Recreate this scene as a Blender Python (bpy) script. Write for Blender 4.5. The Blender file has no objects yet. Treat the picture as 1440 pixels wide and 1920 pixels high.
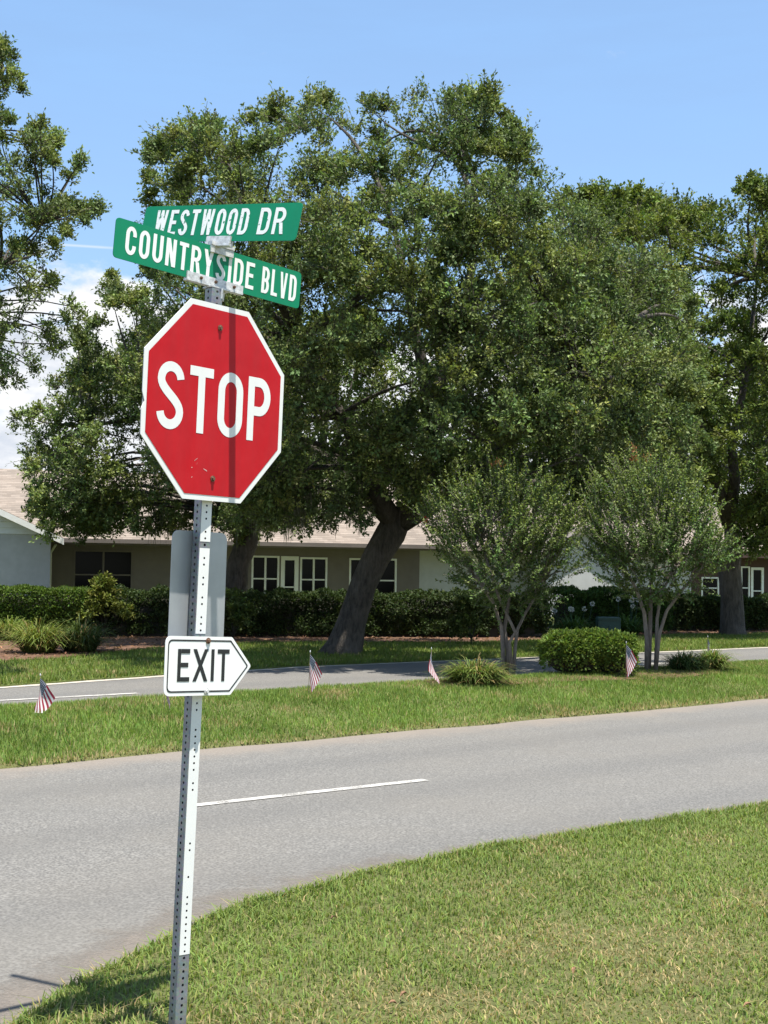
import bpy, math, random
import numpy as np
from mathutils import Matrix, Vector

rng = np.random.default_rng(7)
random.seed(7)
scene = bpy.context.scene
col = scene.collection

# ------------------------------------------------------------------ camera, sky, sun, exposure
EYE, F, HY, ROLL = 1.82, 2600.0, 1062.0, math.radians(0.8)
PITCH = math.atan((HY - 960) / F)
_fw = np.array([0, math.cos(PITCH), math.sin(PITCH)])
_up0 = np.array([0, -math.sin(PITCH), math.cos(PITCH)])
_rt0 = np.array([1.0, 0, 0])
_R = math.cos(ROLL) * _rt0 + math.sin(ROLL) * _up0
_U = math.cos(ROLL) * _up0 - math.sin(ROLL) * _rt0
CAMP = np.array([0, 0, EYE])

cam_d = bpy.data.cameras.new('camera')
cam = bpy.data.objects.new('camera', cam_d)
col.objects.link(cam)
cam_d.sensor_fit = 'HORIZONTAL'
cam_d.sensor_width = 36.0
cam_d.lens = 36.0 * F / 1440.0
cam_d.clip_start = 0.05
cam_d.clip_end = 3000
M = Matrix.Identity(4)
for i in range(3):
    M[i][0], M[i][1], M[i][2], M[i][3] = _R[i], _U[i], -_fw[i], CAMP[i]
cam.matrix_world = M
scene.camera = cam

SUN_EL = math.radians(75.5)
SUN_AZ = np.array([0.74, -0.67])
SUN_AZ = SUN_AZ / np.linalg.norm(SUN_AZ)
SUN_DIR = Vector((SUN_AZ[0] * math.cos(SUN_EL), SUN_AZ[1] * math.cos(SUN_EL), math.sin(SUN_EL)))
sd = bpy.data.lights.new('sun', 'SUN')
sd.energy = 5.0
sd.angle = math.radians(0.53)
sd.color = (1.0, 0.955, 0.88)
sun = bpy.data.objects.new('sun', sd)
sun.rotation_euler = SUN_DIR.to_track_quat('Z', 'Y').to_euler()
sun.location = (6, -3, 30)
col.objects.link(sun)

scene.view_settings.view_transform = 'Standard'
scene.view_settings.look = 'None'
scene.view_settings.gamma = 1.0
scene.view_settings.use_curve_mapping = False
scene.view_settings.exposure = 1.0
scene.cycles.max_bounces = 6
scene.cycles.diffuse_bounces = 3
scene.cycles.glossy_bounces = 2
scene.cycles.transmission_bounces = 4
scene.cycles.transparent_max_bounces = 4
scene.cycles.caustics_reflective = False
scene.cycles.caustics_refractive = False


class NT:
    def __init__(self, tree):
        self.t = tree
        tree.nodes.clear()

    def n(self, typ, ins=None, **kw):
        nd = self.t.nodes.new(typ)
        for k, v in kw.items():
            setattr(nd, k, v)
        for k, v in (ins or {}).items():
            s = nd.inputs[k]
            if isinstance(v, bpy.types.NodeSocket):
                self.t.links.new(v, s)
            else:
                s.default_value = v
        return nd

    def math(self, op, a, b=0.0, c=0.0, clamp=False):
        return self.n('ShaderNodeMath', {0: a, 1: b, 2: c}, operation=op, use_clamp=clamp).outputs[0]

    def mix(self, f, a, b, bt='MIX'):
        nd = self.n('ShaderNodeMix', data_type='RGBA', blend_type=bt)
        for k, v in ((0, f), (6, a), (7, b)):
            if isinstance(v, bpy.types.NodeSocket):
                self.t.links.new(v, nd.inputs[k])
            else:
                nd.inputs[k].default_value = v if k == 0 else (*v[:3], 1)
        return nd.outputs[2]

    def ramp(self, fac, stops):
        nd = self.n('ShaderNodeValToRGB', {0: fac})
        els = nd.color_ramp.elements
        while len(els) < len(stops):
            els.new(0.5)
        for e, (p, c) in zip(els, stops):
            e.position = p
            e.color = (c, c, c, 1) if not hasattr(c, '__len__') else (*c[:3], 1)
        return nd.outputs[0]

    def noise(self, vec, scale, detail=4, rough=0.55, dist=0.0):
        return self.n('ShaderNodeTexNoise', {'Vector': vec, 'Scale': scale, 'Detail': detail, 'Roughness': rough,
                                             'Distortion': dist}).outputs[0]


w = bpy.data.worlds.new('World')
scene.world = w
w.use_nodes = True
nt = NT(w.node_tree)
sky = nt.n('ShaderNodeTexSky', sky_type='NISHITA', sun_disc=False, sun_elevation=SUN_EL,
           sun_rotation=math.atan2(SUN_AZ[0], SUN_AZ[1]), altitude=10.0, air_density=1.0, dust_density=1.0,
           ozone_density=1.6)
tc = nt.n('ShaderNodeTexCoord')
gen = tc.outputs['Generated']
sep = nt.n('ShaderNodeSeparateXYZ', {0: gen})
zc = sep.outputs[2]
mp = nt.n('ShaderNodeMapping', {'Vector': gen, 'Scale': (1.0, 1.0, 2.2), 'Location': (0.31, 0.0, 0.0)})
cn = nt.noise(mp.outputs[0], 9.0, 9, 0.58, 0.2)
cn2 = nt.noise(mp.outputs[0], 3.2, 3, 0.5)
band = nt.n('ShaderNodeMapRange', {0: zc, 1: 0.135, 2: 0.235, 3: 1.0, 4: 0.0}, interpolation_type='SMOOTHSTEP').outputs[0]
cl = nt.math('ADD', cn, nt.math('MULTIPLY', band, 0.36))
cl = nt.math('ADD', cl, nt.math('MULTIPLY', nt.math('SUBTRACT', cn2, 0.5), 0.5))
cmask = nt.n('ShaderNodeMapRange', {0: cl, 1: 0.66, 2: 0.78, 3: 0.0, 4: 1.0}, interpolation_type='SMOOTHSTEP').outputs[0]
# cirrus veil: faint, everywhere
mp2 = nt.n('ShaderNodeMapping', {'Vector': gen, 'Scale': (1.5, 0.6, 9.0), 'Rotation': (0.0, 0.05, 0.0)})
ci = nt.n('ShaderNodeMapRange', {0: nt.noise(mp2.outputs[0], 4.0, 6, 0.6), 1: 0.40, 2: 0.80, 3: 0.36, 4: 0.50}).outputs[0]
# one condensation trail across the left of the sky
dt = nt.n('ShaderNodeVectorMath', {0: gen, 1: Vector((0.05, -0.213, 0.9757)).normalized()}, operation='DOT_PRODUCT').outputs['Value']
trail = nt.math('SUBTRACT', 1.0, nt.math('DIVIDE', nt.math('ABSOLUTE', dt), 0.0013), clamp=True)
xm = nt.n('ShaderNodeMapRange', {0: sep.outputs[0], 1: -0.26, 2: -0.235, 3: 0.0, 4: 1.0}).outputs[0]
xm2 = nt.n('ShaderNodeMapRange', {0: sep.outputs[0], 1: -0.20, 2: -0.17, 3: 1.0, 4: 0.0}).outputs[0]
ym = nt.math('GREATER_THAN', sep.outputs[1], 0.0)
trail = nt.math('MULTIPLY', nt.math('MULTIPLY', trail, ym), nt.math('MULTIPLY', xm, xm2))
shade = nt.noise(mp.outputs[0], 20.0, 5, 0.6)
ccol = nt.mix(nt.ramp(shade, [(0.35, 0.0), (0.62, 1.0)]), (3.6, 3.9, 4.4), (5.6, 5.6, 5.6))
base = nt.n('ShaderNodeVectorMath', {0: sky.outputs[0], 1: (1.0, 1.0, 1.0)}, operation='MULTIPLY').outputs[0]
c1 = nt.mix(ci, base, (1.9, 3.5, 6.0))
c2 = nt.mix(nt.math('MULTIPLY', trail, 0.5), c1, (5.2, 5.3, 5.4))
c3 = nt.mix(cmask, c2, ccol)
bg = nt.n('ShaderNodeBackground', {0: c3, 1: 0.10})
out = nt.n('ShaderNodeOutputWorld', {0: bg.outputs[0]})


# ------------------------------------------------------------------ pixel-to-place helpers (used to measure the place)
def ray(x, y):
    return _fw + (x - 720) / F * _R + (960 - y) / F * _U


def G(x, y, h=0.0):
    d = ray(x, y)
    return CAMP + d * ((h - EYE) / d[2])


def at(x, y, Y):
    d = ray(x, y)
    return CAMP + d * (Y / d[1])


# road frame: q along the road, p across it (p = 0 at the near edge of the median)
_a, _b = G(0, 1440), G(1440, 1310)
RD = (_b - _a)[:2] / np.linalg.norm((_b - _a)[:2])
RN = np.array([-RD[1], RD[0]])
RO = _a[:2] + RD * 5.0
MW, FR = 3.5, 8.05       # median far edge, far road far edge
CREST = 0.21


def pq(x, y):
    dx, dy = np.asarray(x) - RO[0], np.asarray(y) - RO[1]
    return dx * RN[0] + dy * RN[1], dx * RD[0] + dy * RD[1]


_fe = [pq(*G(px, py)[:2]) for px, py in ((-400, 1312), (0, 1289), (300, 1268), (560, 1251), (900, 1237), (1440, 1214), (2000, 1196))]
FEQ, FEP = [f[1] for f in _fe], [f[0] for f in _fe]


def far_edge(q):
    return np.interp(q, FEQ, FEP)


def xy(p, q):
    return RO[0] + RN[0] * p + RD[0] * q, RO[1] + RN[1] * p + RD[1] * q


def sstep(a, b, x):
    t = np.clip((np.asarray(x, float) - a) / (b - a), 0, 1)
    return t * t * (3 - 2 * t)


def hump(p):
    return 0.02 + (CREST - 0.02) * sstep(-0.3, 2.3, p) * (1 - sstep(2.75, MW + 0.25, p))


def ground_h(x, y):
    p, q = pq(x, y)
    inside = (p > 0) & (p < MW)
    return np.where(inside, hump(p), np.where(p > far_edge(q), 0.03 + 0.0 * p, 0.0))


def GH(x, y):
    d = ray(x, y)
    t = np.linspace(3, 60, 6000) / d[1]
    P = CAMP + t[:, None] * d
    k = np.argmax(P[:, 2] <= ground_h(P[:, 0], P[:, 1]))
    return P[k]


def vnoise(x, y, s, seed=0):
    r = np.random.default_rng(seed)
    T = r.random((64, 64))
    x = np.asarray(x) / s
    y = np.asarray(y) / s
    i, j = np.floor(x).astype(int), np.floor(y).astype(int)
    fx, fy = x - i, y - j
    fx = fx * fx * (3 - 2 * fx)
    fy = fy * fy * (3 - 2 * fy)
    g = lambda a, b: T[a % 64, b % 64]
    return (g(i, j) * (1 - fx) + g(i + 1, j) * fx) * (1 - fy) + (g(i, j + 1) * (1 - fx) + g(i + 1, j + 1) * fx) * fy


def inpoly(x, y, poly):
    x, y = np.asarray(x), np.asarray(y)
    r = np.zeros(x.shape, bool)
    n = len(poly)
    for i in range(n):
        x1, y1 = poly[i][:2]
        x2, y2 = poly[(i + 1) % n][:2]
        c = ((y1 > y) != (y2 > y)) & (x < (x2 - x1) * (y - y1) / ((y2 - y1) or 1e-9) + x1)
        r ^= c
    return r


def polydist(x, y, poly):
    x, y = np.asarray(x, float), np.asarray(y, float)
    best = np.full(x.shape, 1e9)
    n = len(poly)
    for i in range(n):
        x1, y1 = poly[i][:2]
        x2, y2 = poly[(i + 1) % n][:2]
        dx, dy = x2 - x1, y2 - y1
        t = np.clip(((x - x1) * dx + (y - y1) * dy) / (dx * dx + dy * dy + 1e-9), 0, 1)
        best = np.minimum(best, np.hypot(x - x1 - t * dx, y - y1 - t * dy))
    return best


# ------------------------------------------------------------------ object helpers
def link(name, me, mat=None, parent=None):
    o = bpy.data.objects.new(name, me)
    col.objects.link(o)
    if mat and me is not None:
        me.materials.append(mat)
    if parent:
        o.parent = parent
    return o


def tag(o, label=None, cat=None, group=None, kind=None):
    if label: o['label'] = label
    if cat: o['category'] = cat
    if group: o['group'] = group
    if kind: o['kind'] = kind
    return o


def empty(name, loc, rz=0.0):
    o = bpy.data.objects.new(name, None)
    o.location = [float(v) for v in loc]
    o.rotation_euler = (0, 0, rz)
    o.empty_display_size = 0.2
    col.objects.link(o)
    return o


def np_mesh(name, verts, faces, colors=None, smooth=False, uv=None):
    """faces: array (n, k) of one polygon size, or list of such arrays"""
    if not isinstance(faces, list): faces = [faces]
    faces = [np.asarray(f, np.int32) for f in faces if len(f)]
    me = bpy.data.meshes.new(name)
    verts = np.asarray(verts, np.float32)
    nl = sum(f.size for f in faces)
    nf = sum(len(f) for f in faces)
    me.vertices.add(len(verts))
    me.vertices.foreach_set('co', verts.ravel())
    me.loops.add(nl)
    me.loops.foreach_set('vertex_index', np.concatenate([f.ravel() for f in faces]))
    me.polygons.add(nf)
    tot = np.concatenate([np.full(len(f), f.shape[1], np.int32) for f in faces])
    st = np.concatenate([[0], np.cumsum(tot)[:-1]]).astype(np.int32)
    me.polygons.foreach_set('loop_start', st)
    me.polygons.foreach_set('loop_total', tot)
    if smooth:
        me.polygons.foreach_set('use_smooth', np.ones(nf, bool))
    if colors is not None:
        a = me.color_attributes.new('Col', 'FLOAT_COLOR', 'POINT')
        c = np.ones((len(verts), 4), np.float32)
        c[:, :3] = colors
        a.data.foreach_set('color', c.ravel())
    me.update(calc_edges=True)
    return me


class MB:
    """collects polygons into one mesh"""
    def __init__(self):
        self.v, self.f = [], []

    def add(self, vs, fs):
        b = len(self.v)
        self.v += [tuple(map(float, v)) for v in vs]
        self.f += [tuple(b + i for i in f) for f in fs]
        return self

    def box(self, x0, x1, y0, y1, z0, z1):
        vs = [(x, y, z) for x in (x0, x1) for y in (y0, y1) for z in (z0, z1)]
        return self.add(vs, [(0, 1, 3, 2), (4, 6, 7, 5), (0, 4, 5, 1), (2, 3, 7, 6), (0, 2, 6, 4), (1, 5, 7, 3)])

    def tube(self, pts, rads, n=8, cap=True, wob=0.0):
        pts = [np.array(p, float) for p in pts]
        vs, fs = [], []
        for i, (p, r) in enumerate(zip(pts, rads)):
            t = pts[min(i + 1, len(pts) - 1)] - pts[max(i - 1, 0)]
            t = t / (np.linalg.norm(t) + 1e-9)
            a = np.array([1, 0, 0]) if abs(t[0]) < 0.8 else np.array([0, 1, 0])
            u = np.cross(t, a); u /= np.linalg.norm(u)
            v = np.cross(t, u)
            for k in range(n):
                an = 2 * math.pi * k / n
                rr = r * (1 + wob * (random.random() - 0.5))
                vs.append(p + rr * (math.cos(an) * u + math.sin(an) * v))
        for i in range(len(pts) - 1):
            for k in range(n):
                fs.append((i * n + k, i * n + (k + 1) % n, (i + 1) * n + (k + 1) % n, (i + 1) * n + k))
        if cap:
            fs.append(tuple(range(n - 1, -1, -1)))
            fs.append(tuple((len(pts) - 1) * n + k for k in range(n)))
        return self.add(vs, fs)

    def plate(self, poly, y0, y1):
        """polygon in x,z, thickness in y"""
        n = len(poly)
        vs = [(x, y0, z) for x, z in poly] + [(x, y1, z) for x, z in poly]
        fs = [tuple(range(n)), tuple(range(2 * n - 1, n - 1, -1))]
        for i in range(n):
            j = (i + 1) % n
            fs.append((i, i + n, j + n, j))
        return self.add(vs, fs)

    def build(self, name, mat, parent=None, smooth=False):
        me = bpy.data.meshes.new(name)
        me.from_pydata(self.v, [], self.f)
        if smooth:
            me.polygons.foreach_set('use_smooth', np.ones(len(me.polygons), bool))
        me.update()
        return link(name, me, mat, parent)


# ------------------------------------------------------------------ materials
def new_mat(name):
    m = bpy.data.materials.new(name)
    m.use_nodes = True
    t = NT(m.node_tree)
    return m, t


def finish(t, bsdf, bump=None, dist=0.01, strength=1.0):
    if bump is not None:
        b = t.n('ShaderNodeBump', {'Height': bump, 'Distance': dist, 'Strength': strength})
        t.t.links.new(b.outputs[0], bsdf.inputs['Normal'])
    t.n('ShaderNodeOutputMaterial', {0: bsdf.outputs[0]})


def plain(name, c, rough=0.6, metal=0.0, spec=0.5, var=0.08, vs=20.0, bump=0.0, bs=60.0, bd=0.002):
    m, t = new_mat(name)
    o = t.n('ShaderNodeTexCoord').outputs['Object']
    nz = t.noise(o, vs, 5, 0.6)
    lo = tuple(v * (1 - var * 2) for v in c)
    hi = tuple(min(1, v * (1 + var * 2)) for v in c)
    cc = t.mix(t.ramp(nz, [(0.3, 0.0), (0.7, 1.0)]), lo, hi)
    b = t.n('ShaderNodeBsdfPrincipled', {'Base Color': cc, 'Roughness': rough, 'Metallic': metal, 'Specular IOR Level': spec})
    finish(t, b, t.noise(o, bs, 4, 0.6) if bump else None, bd, bump)
    return m


def leaf_mat(name, rough=0.45, trans=0.3, spec=0.4):
    m, t = new_mat(name)
    a = t.n('ShaderNodeAttribute', attribute_name='Col')
    p = t.n('ShaderNodeBsdfPrincipled', {'Base Color': a.outputs[0], 'Roughness': rough, 'Specular IOR Level': spec})
    tr = t.n('ShaderNodeBsdfTranslucent', {0: t.mix(0.6, a.outputs[0], (0.9, 1.0, 0.25), 'MULTIPLY')})
    mx = t.n('ShaderNodeMixShader', {0: trans, 1: p.outputs[0], 2: tr.outputs[0]})
    t.n('ShaderNodeOutputMaterial', {0: mx.outputs[0]})
    return m


def bark_mat(name, c0, c1, scale=9.0):
    m, t = new_mat(name)
    o = t.n('ShaderNodeTexCoord').outputs['Object']
    mpn = t.n('ShaderNodeMapping', {'Vector': o, 'Scale': (1, 1, 0.22)}).outputs[0]
    n1 = t.noise(mpn, scale * 1.5, 7, 0.75, 0.9)
    n2 = t.noise(o, 1.3, 4, 0.6)
    c = t.mix(t.ramp(n1, [(0.35, 0.0), (0.65, 1.0)]), c0, c1)
    c = t.mix(t.math('MULTIPLY', t.ramp(n2, [(0.45, 0.0), (0.7, 1.0)]), 0.5), c, tuple(v * 1.6 for v in c1))
    b = t.n('ShaderNodeBsdfPrincipled', {'Base Color': c, 'Roughness': 0.9, 'Specular IOR Level': 0.2})
    finish(t, b, n1, 0.09, 1.0)
    return m


def asphalt_mat(name, flip):
    """local x runs along the road, local y across it"""
    m, t = new_mat(name)
    o = t.n('ShaderNodeTexCoord').outputs['Object']
    s = t.n('ShaderNodeSeparateXYZ', {0: o})
    fine = t.noise(o, 62.0, 4, 0.75)
    vor = t.n('ShaderNodeTexVoronoi', {'Vector': o, 'Scale': 55.0}, feature='F1').outputs['Distance']
    mid = t.noise(o, 1.1, 5, 0.6)
    mpn = t.n('ShaderNodeMapping', {'Vector': o, 'Scale': (0.12, 1.0, 1.0)}).outputs[0]
    streak = t.noise(mpn, 1.6, 4, 0.6)
    sp = t.math('ADD', t.math('MULTIPLY', fine, 0.75), t.math('MULTIPLY', vor, 0.45))
    blot = t.noise(o, 0.45, 6, 0.68, 0.4)
    wp = t.math('SINE', t.math('ADD', t.math('MULTIPLY', s.outputs[1], 3.7), t.math('MULTIPLY', mid, 1.2)))
    c = t.mix(t.ramp(sp, [(0.30, 0.0), (0.80, 1.0)]), (0.037, 0.036, 0.034), (0.21, 0.20, 0.18))
    c = t.mix(t.math('MULTIPLY', t.ramp(blot, [(0.42, 0.0), (0.66, 1.0)]), 0.30), c, (0.165, 0.148, 0.122))
    c = t.mix(t.math('MULTIPLY', t.ramp(t.math('MULTIPLY_ADD', wp, 0.5, 0.5), [(0.45, 0.0), (1.0, 1.0)]), 0.24), c, (0.075, 0.074, 0.072))
    c = t.mix(t.math('MULTIPLY', t.ramp(mid, [(0.3, 0.0), (0.7, 1.0)]), 0.22), c, (0.115, 0.112, 0.106))
    c = t.mix(t.math('MULTIPLY', t.ramp(streak, [(0.4, 0.0), (0.68, 1.0)]), 0.3), c, (0.135, 0.127, 0.112))
    # sand that washes off the lawns lies along the edge
    e = t.math('ADD', t.math('MULTIPLY', s.outputs[1], flip), t.math('MULTIPLY', t.math('SUBTRACT', t.noise(o, 2.2, 5, 0.65), 0.5), 0.75))
    sand = t.n('ShaderNodeMapRange', {0: e, 1: 0.75, 2: 0.02, 3: 0.0, 4: 0.65}, interpolation_type='SMOOTHSTEP').outputs[0]
    sandc = t.mix(fine, (0.15, 0.12, 0.095), (0.28, 0.235, 0.185))
    c = t.mix(sand, c, sandc)
    b = t.n('ShaderNodeBsdfPrincipled', {'Base Color': c, 'Roughness': 0.85, 'Specular IOR Level': 0.25})
    finish(t, b, sp, 0.006, 0.5)
    return m


def soil_mat(name, cols, scale=14.0):
    m, t = new_mat(name)
    o = t.n('ShaderNodeTexCoord').outputs['Object']
    n1 = t.noise(o, scale, 7, 0.7)
    n2 = t.noise(o, 0.6, 4, 0.6)
    c = t.n('ShaderNodeValToRGB', {0: t.math('ADD', t.math('MULTIPLY', n1, 0.75), t.math('MULTIPLY', n2, 0.25))})
    els = c.color_ramp.elements
    els[0].position, els[1].position = 0.33, 0.68
    els[0].color, els[1].color = (*cols[0], 1), (*cols[1], 1)
    b = t.n('ShaderNodeBsdfPrincipled', {'Base Color': c.outputs[0], 'Roughness': 0.95, 'Specular IOR Level': 0.15})
    finish(t, b, n1, 0.03, 1.0)
    return m


def sheet_mat(name, c, rough=0.35, spec=0.5, dirt=0.12, peel=None):
    """retroreflective sign sheeting with faint stains and streaks"""
    m, t = new_mat(name)
    o = t.n('ShaderNodeTexCoord').outputs['Object']
    mpn = t.n('ShaderNodeMapping', {'Vector': o, 'Scale': (7, 7, 1.2)}).outputs[0]
    st = t.noise(mpn, 2.2, 5, 0.6)
    n2 = t.noise(o, 9.0, 5, 0.65)
    cc = t.mix(t.math('MULTIPLY', t.ramp(st, [(0.35, 0.0), (0.75, 1.0)]), dirt), c, tuple(v * 0.55 + 0.02 for v in c))
    cc = t.mix(t.math('MULTIPLY', t.ramp(n2, [(0.4, 0.0), (0.8, 1.0)]), dirt), cc, tuple(min(1, v * 1.15 + 0.02) for v in c))
    if peel:
        pn = t.noise(o, 55.0, 5, 0.7)
        cc = t.mix(t.ramp(pn, [(0.60, 0.0), (0.63, 1.0)]), cc, peel)
    b = t.n('ShaderNodeBsdfPrincipled', {'Base Color': cc, 'Roughness': rough, 'Specular IOR Level': spec})
    finish(t, b, t.noise(o, 5.0, 3, 0.5), 0.006, 0.25)
    return m


M_RED = sheet_mat('red_sheeting', (0.50, 0.006, 0.012), 0.5, 0.2, 0.4)
M_WHITE = sheet_mat('white_sheeting', (0.80, 0.80, 0.77), 0.45, 0.4, 0.1)
M_GREEN = sheet_mat('green_sheeting', (0.004, 0.215, 0.105), 0.5, 0.2, 0.2)
M_LETTER = sheet_mat('white_letter_film', (0.80, 0.82, 0.78), 0.45, 0.4, 0.1)
M_PEEL = sheet_mat('peeling_letter_film', (0.80, 0.82, 0.78), 0.45, 0.4, 0.1, (0.006, 0.19, 0.10))
M_BLACK = sheet_mat('black_film', (0.018, 0.02, 0.02), 0.5, 0.4, 0.1)
M_ALU = plain('sign_back_aluminium', (0.43, 0.45, 0.46), 0.5, 0.55, 0.5, 0.06, 4.0)
M_CAST = plain('cast_aluminium', (0.62, 0.62, 0.6), 0.5, 0.35, 0.5, 0.15, 60.0, 0.4, 200)
M_RUST = plain('rusty_bolt', (0.17, 0.095, 0.06), 0.7, 0.3, 0.4, 0.3, 80.0)
M_CURTAIN = plain('curtain', (0.2, 0.19, 0.17), 0.9)


def galv():
    m, t = new_mat('galvanised_steel')
    o = t.n('ShaderNodeTexCoord').outputs['Object']
    v = t.n('ShaderNodeTexVoronoi', {'Vector': o, 'Scale': 90.0}).outputs['Color']
    n = t.noise(o, 7.0, 6, 0.6)
    c = t.mix(t.ramp(n, [(0.35, 0.0), (0.7, 1.0)]), (0.20, 0.215, 0.225), (0.33, 0.345, 0.36))
    c = t.mix(0.18, c, v, 'SOFT_LIGHT')
    b = t.n('ShaderNodeBsdfPrincipled', {'Base Color': c, 'Roughness': 0.5, 'Metallic': 0.45})
    finish(t, b, n, 0.001, 0.3)
    return m


M_GALV = galv()
M_OAKLEAF = leaf_mat('oak_leaf', 0.6, 0.30, 0.2)
M_LEAF = leaf_mat('shrub_leaf', 0.6, 0.32, 0.2)
M_GRASS = leaf_mat('grass_blade', 0.65, 0.4, 0.15)
M_MOSS = leaf_mat('hanging_moss', 0.9, 0.3, 0.1)
M_BARK = bark_mat('oak_bark', (0.040, 0.034, 0.028), (0.14, 0.122, 0.10))
M_BARK2 = bark_mat('myrtle_bark', (0.17, 0.14, 0.115), (0.31, 0.27, 0.225), 5.0)
M_SOIL = soil_mat('lawn_soil', ((0.07, 0.08, 0.025), (0.19, 0.19, 0.075)), 30.0)
M_FAR = soil_mat('grass_ground', ((0.06, 0.08, 0.022), (0.14, 0.165, 0.05)), 9.0)
M_MULCH = soil_mat('mulch', ((0.05, 0.028, 0.018), (0.24, 0.14, 0.09)), 22.0)
def worn_paint():
    m, t = new_mat('worn_road_paint')
    o = t.n('ShaderNodeTexCoord').outputs['Object']
    n1, n2 = t.noise(o, 70.0, 4, 0.75), t.noise(o, 5.0, 4, 0.6)
    c = t.mix(t.ramp(n2, [(0.35, 0.0), (0.7, 1.0)]), (0.34, 0.325, 0.295), (0.52, 0.50, 0.455))
    b = t.n('ShaderNodeBsdfPrincipled', {'Base Color': c, 'Roughness': 0.75, 'Specular IOR Level': 0.25})
    tr = t.n('ShaderNodeBsdfTransparent')
    f = t.ramp(t.math('ADD', t.math('MULTIPLY', n1, 0.75), t.math('MULTIPLY', n2, 0.3)), [(0.40, 1.0), (0.52, 0.0)])
    mx = t.n('ShaderNodeMixShader', {0: f, 1: b.outputs[0], 2: tr.outputs[0]})
    t.n('ShaderNodeOutputMaterial', {0: mx.outputs[0]})
    return m


def washed_sand():
    m, t = new_mat('washed_sand')
    o = t.n('ShaderNodeTexCoord').outputs['Object']
    a = t.n('ShaderNodeAttribute', attribute_name='Col').outputs['Fac']
    n1, n2 = t.noise(o, 62.0, 4, 0.75), t.noise(o, 3.0, 5, 0.65)
    c = t.mix(n1, (0.11, 0.096, 0.08), (0.25, 0.215, 0.18))
    b = t.n('ShaderNodeBsdfPrincipled', {'Base Color': c, 'Roughness': 0.9, 'Specular IOR Level': 0.15})
    tr = t.n('ShaderNodeBsdfTransparent')
    k = t.math('ADD', a, t.math('MULTIPLY', t.math('SUBTRACT', n2, 0.5), 0.9))
    k = t.math('ADD', k, t.math('MULTIPLY', t.math('SUBTRACT', n1, 0.5), 0.5))
    f = t.ramp(k, [(0.40, 0.0), (0.80, 0.75)])
    mx = t.n('ShaderNodeMixShader', {0: f, 1: tr.outputs[0], 2: b.outputs[0]})
    t.n('ShaderNodeOutputMaterial', {0: mx.outputs[0]})
    return m


M_PAINT = worn_paint()
M_SAND = washed_sand()
M_CONC = plain('concrete_edge', (0.40, 0.36, 0.30), 0.85, 0, 0.3, 0.15, 8.0)
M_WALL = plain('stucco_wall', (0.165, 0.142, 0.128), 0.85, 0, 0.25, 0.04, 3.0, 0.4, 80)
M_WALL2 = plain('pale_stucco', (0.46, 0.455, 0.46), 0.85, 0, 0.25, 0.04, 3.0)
M_TRIM = plain('white_trim', (0.74, 0.74, 0.71), 0.5, 0, 0.4, 0.03, 6.0)
M_GLASS = plain('window_glass', (0.005, 0.005, 0.006), 0.15, 0, 0.12, 0.05, 2.0)
def shingle_mat():
    m, t = new_mat('roof_shingles')
    o = t.n('ShaderNodeTexCoord').outputs['Object']
    sp_ = t.n('ShaderNodeSeparateXYZ', {0: o})
    crs = t.math('FRACT', t.math('DIVIDE', sp_.outputs[2], 0.062))
    row = t.math('FLOOR', t.math('DIVIDE', sp_.outputs[2], 0.062))
    tab = t.math('FLOOR', t.math('DIVIDE', t.math('ADD', sp_.outputs[0], t.math('MULTIPLY', row, 0.137)), 0.28))
    cmb = t.n('ShaderNodeCombineXYZ', {0: tab, 1: row})
    rnd = t.n('ShaderNodeTexWhiteNoise', {'Vector': cmb.outputs[0]}).outputs['Value']
    n1, n2 = t.noise(o, 16.0, 6, 0.7), t.noise(o, 0.7, 5, 0.65)
    c = t.mix(t.math('ADD', t.math('MULTIPLY', rnd, 0.5), t.math('MULTIPLY', n1, 0.5)), (0.15, 0.122, 0.098), (0.33, 0.275, 0.228))
    c = t.mix(t.math('MULTIPLY', t.ramp(n2, [(0.42, 0.0), (0.7, 1.0)]), 0.45), c, (0.15, 0.135, 0.118))
    c = t.mix(t.math('MULTIPLY', t.math('LESS_THAN', crs, 0.16), 0.55), c, (0.09, 0.075, 0.062))
    b = t.n('ShaderNodeBsdfPrincipled', {'Base Color': c, 'Roughness': 0.95, 'Specular IOR Level': 0.15})
    finish(t, b, t.math('ADD', t.math('MULTIPLY', crs, -0.6), n1), 0.02, 0.8)
    return m


M_ROOF = shingle_mat()
M_ROOF2 = soil_mat('grey_roof_shingles', ((0.11, 0.10, 0.09), (0.24, 0.21, 0.19)), 16.0)
M_REDTRIM_SHADE = plain('red_trim_tree_shade', (0.065, 0.034, 0.028), 0.8)  # red trim colour, darkened to carry tree shade on the wall
M_BOX = plain('utility_green', (0.02, 0.06, 0.045), 0.5)
M_PLASTIC = plain('white_plastic', (0.75, 0.75, 0.72), 0.45)
M_WOOD = plain('flag_stick_wood', (0.36, 0.27, 0.16), 0.7)
M_DRYLEAF = plain('dry_leaf', (0.26, 0.15, 0.085), 0.8, 0, 0.2, 0.25, 25.0)

# ------------------------------------------------------------------ ground, roads
gm = MB().add([(-900, -300, -0.02), (900, -300, -0.02), (900, 1500, -0.02), (-900, 1500, -0.02)], [(0, 1, 2, 3)])
tag(gm.build('ground', M_FAR), kind='structure')

YAWR = math.atan2(RD[1], RD[0])


def road_sheet(name, p0, p1, mat, z, porig):
    """grid sheet between p0 and p1 in its own frame: local y measured from porig"""
    n = 2
    o = MB().add([(-60, p0 - porig, 0), (90, p0 - porig, 0), (90, p1 - porig, 0), (-60, p1 - porig, 0)], [(0, 1, 2, 3)]).build(name, mat)
    x, y = xy(porig, 0)
    o.location = (x, y, z)
    o.rotation_euler = (0, 0, YAWR)
    tag(o, kind='structure')
    return o


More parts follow.
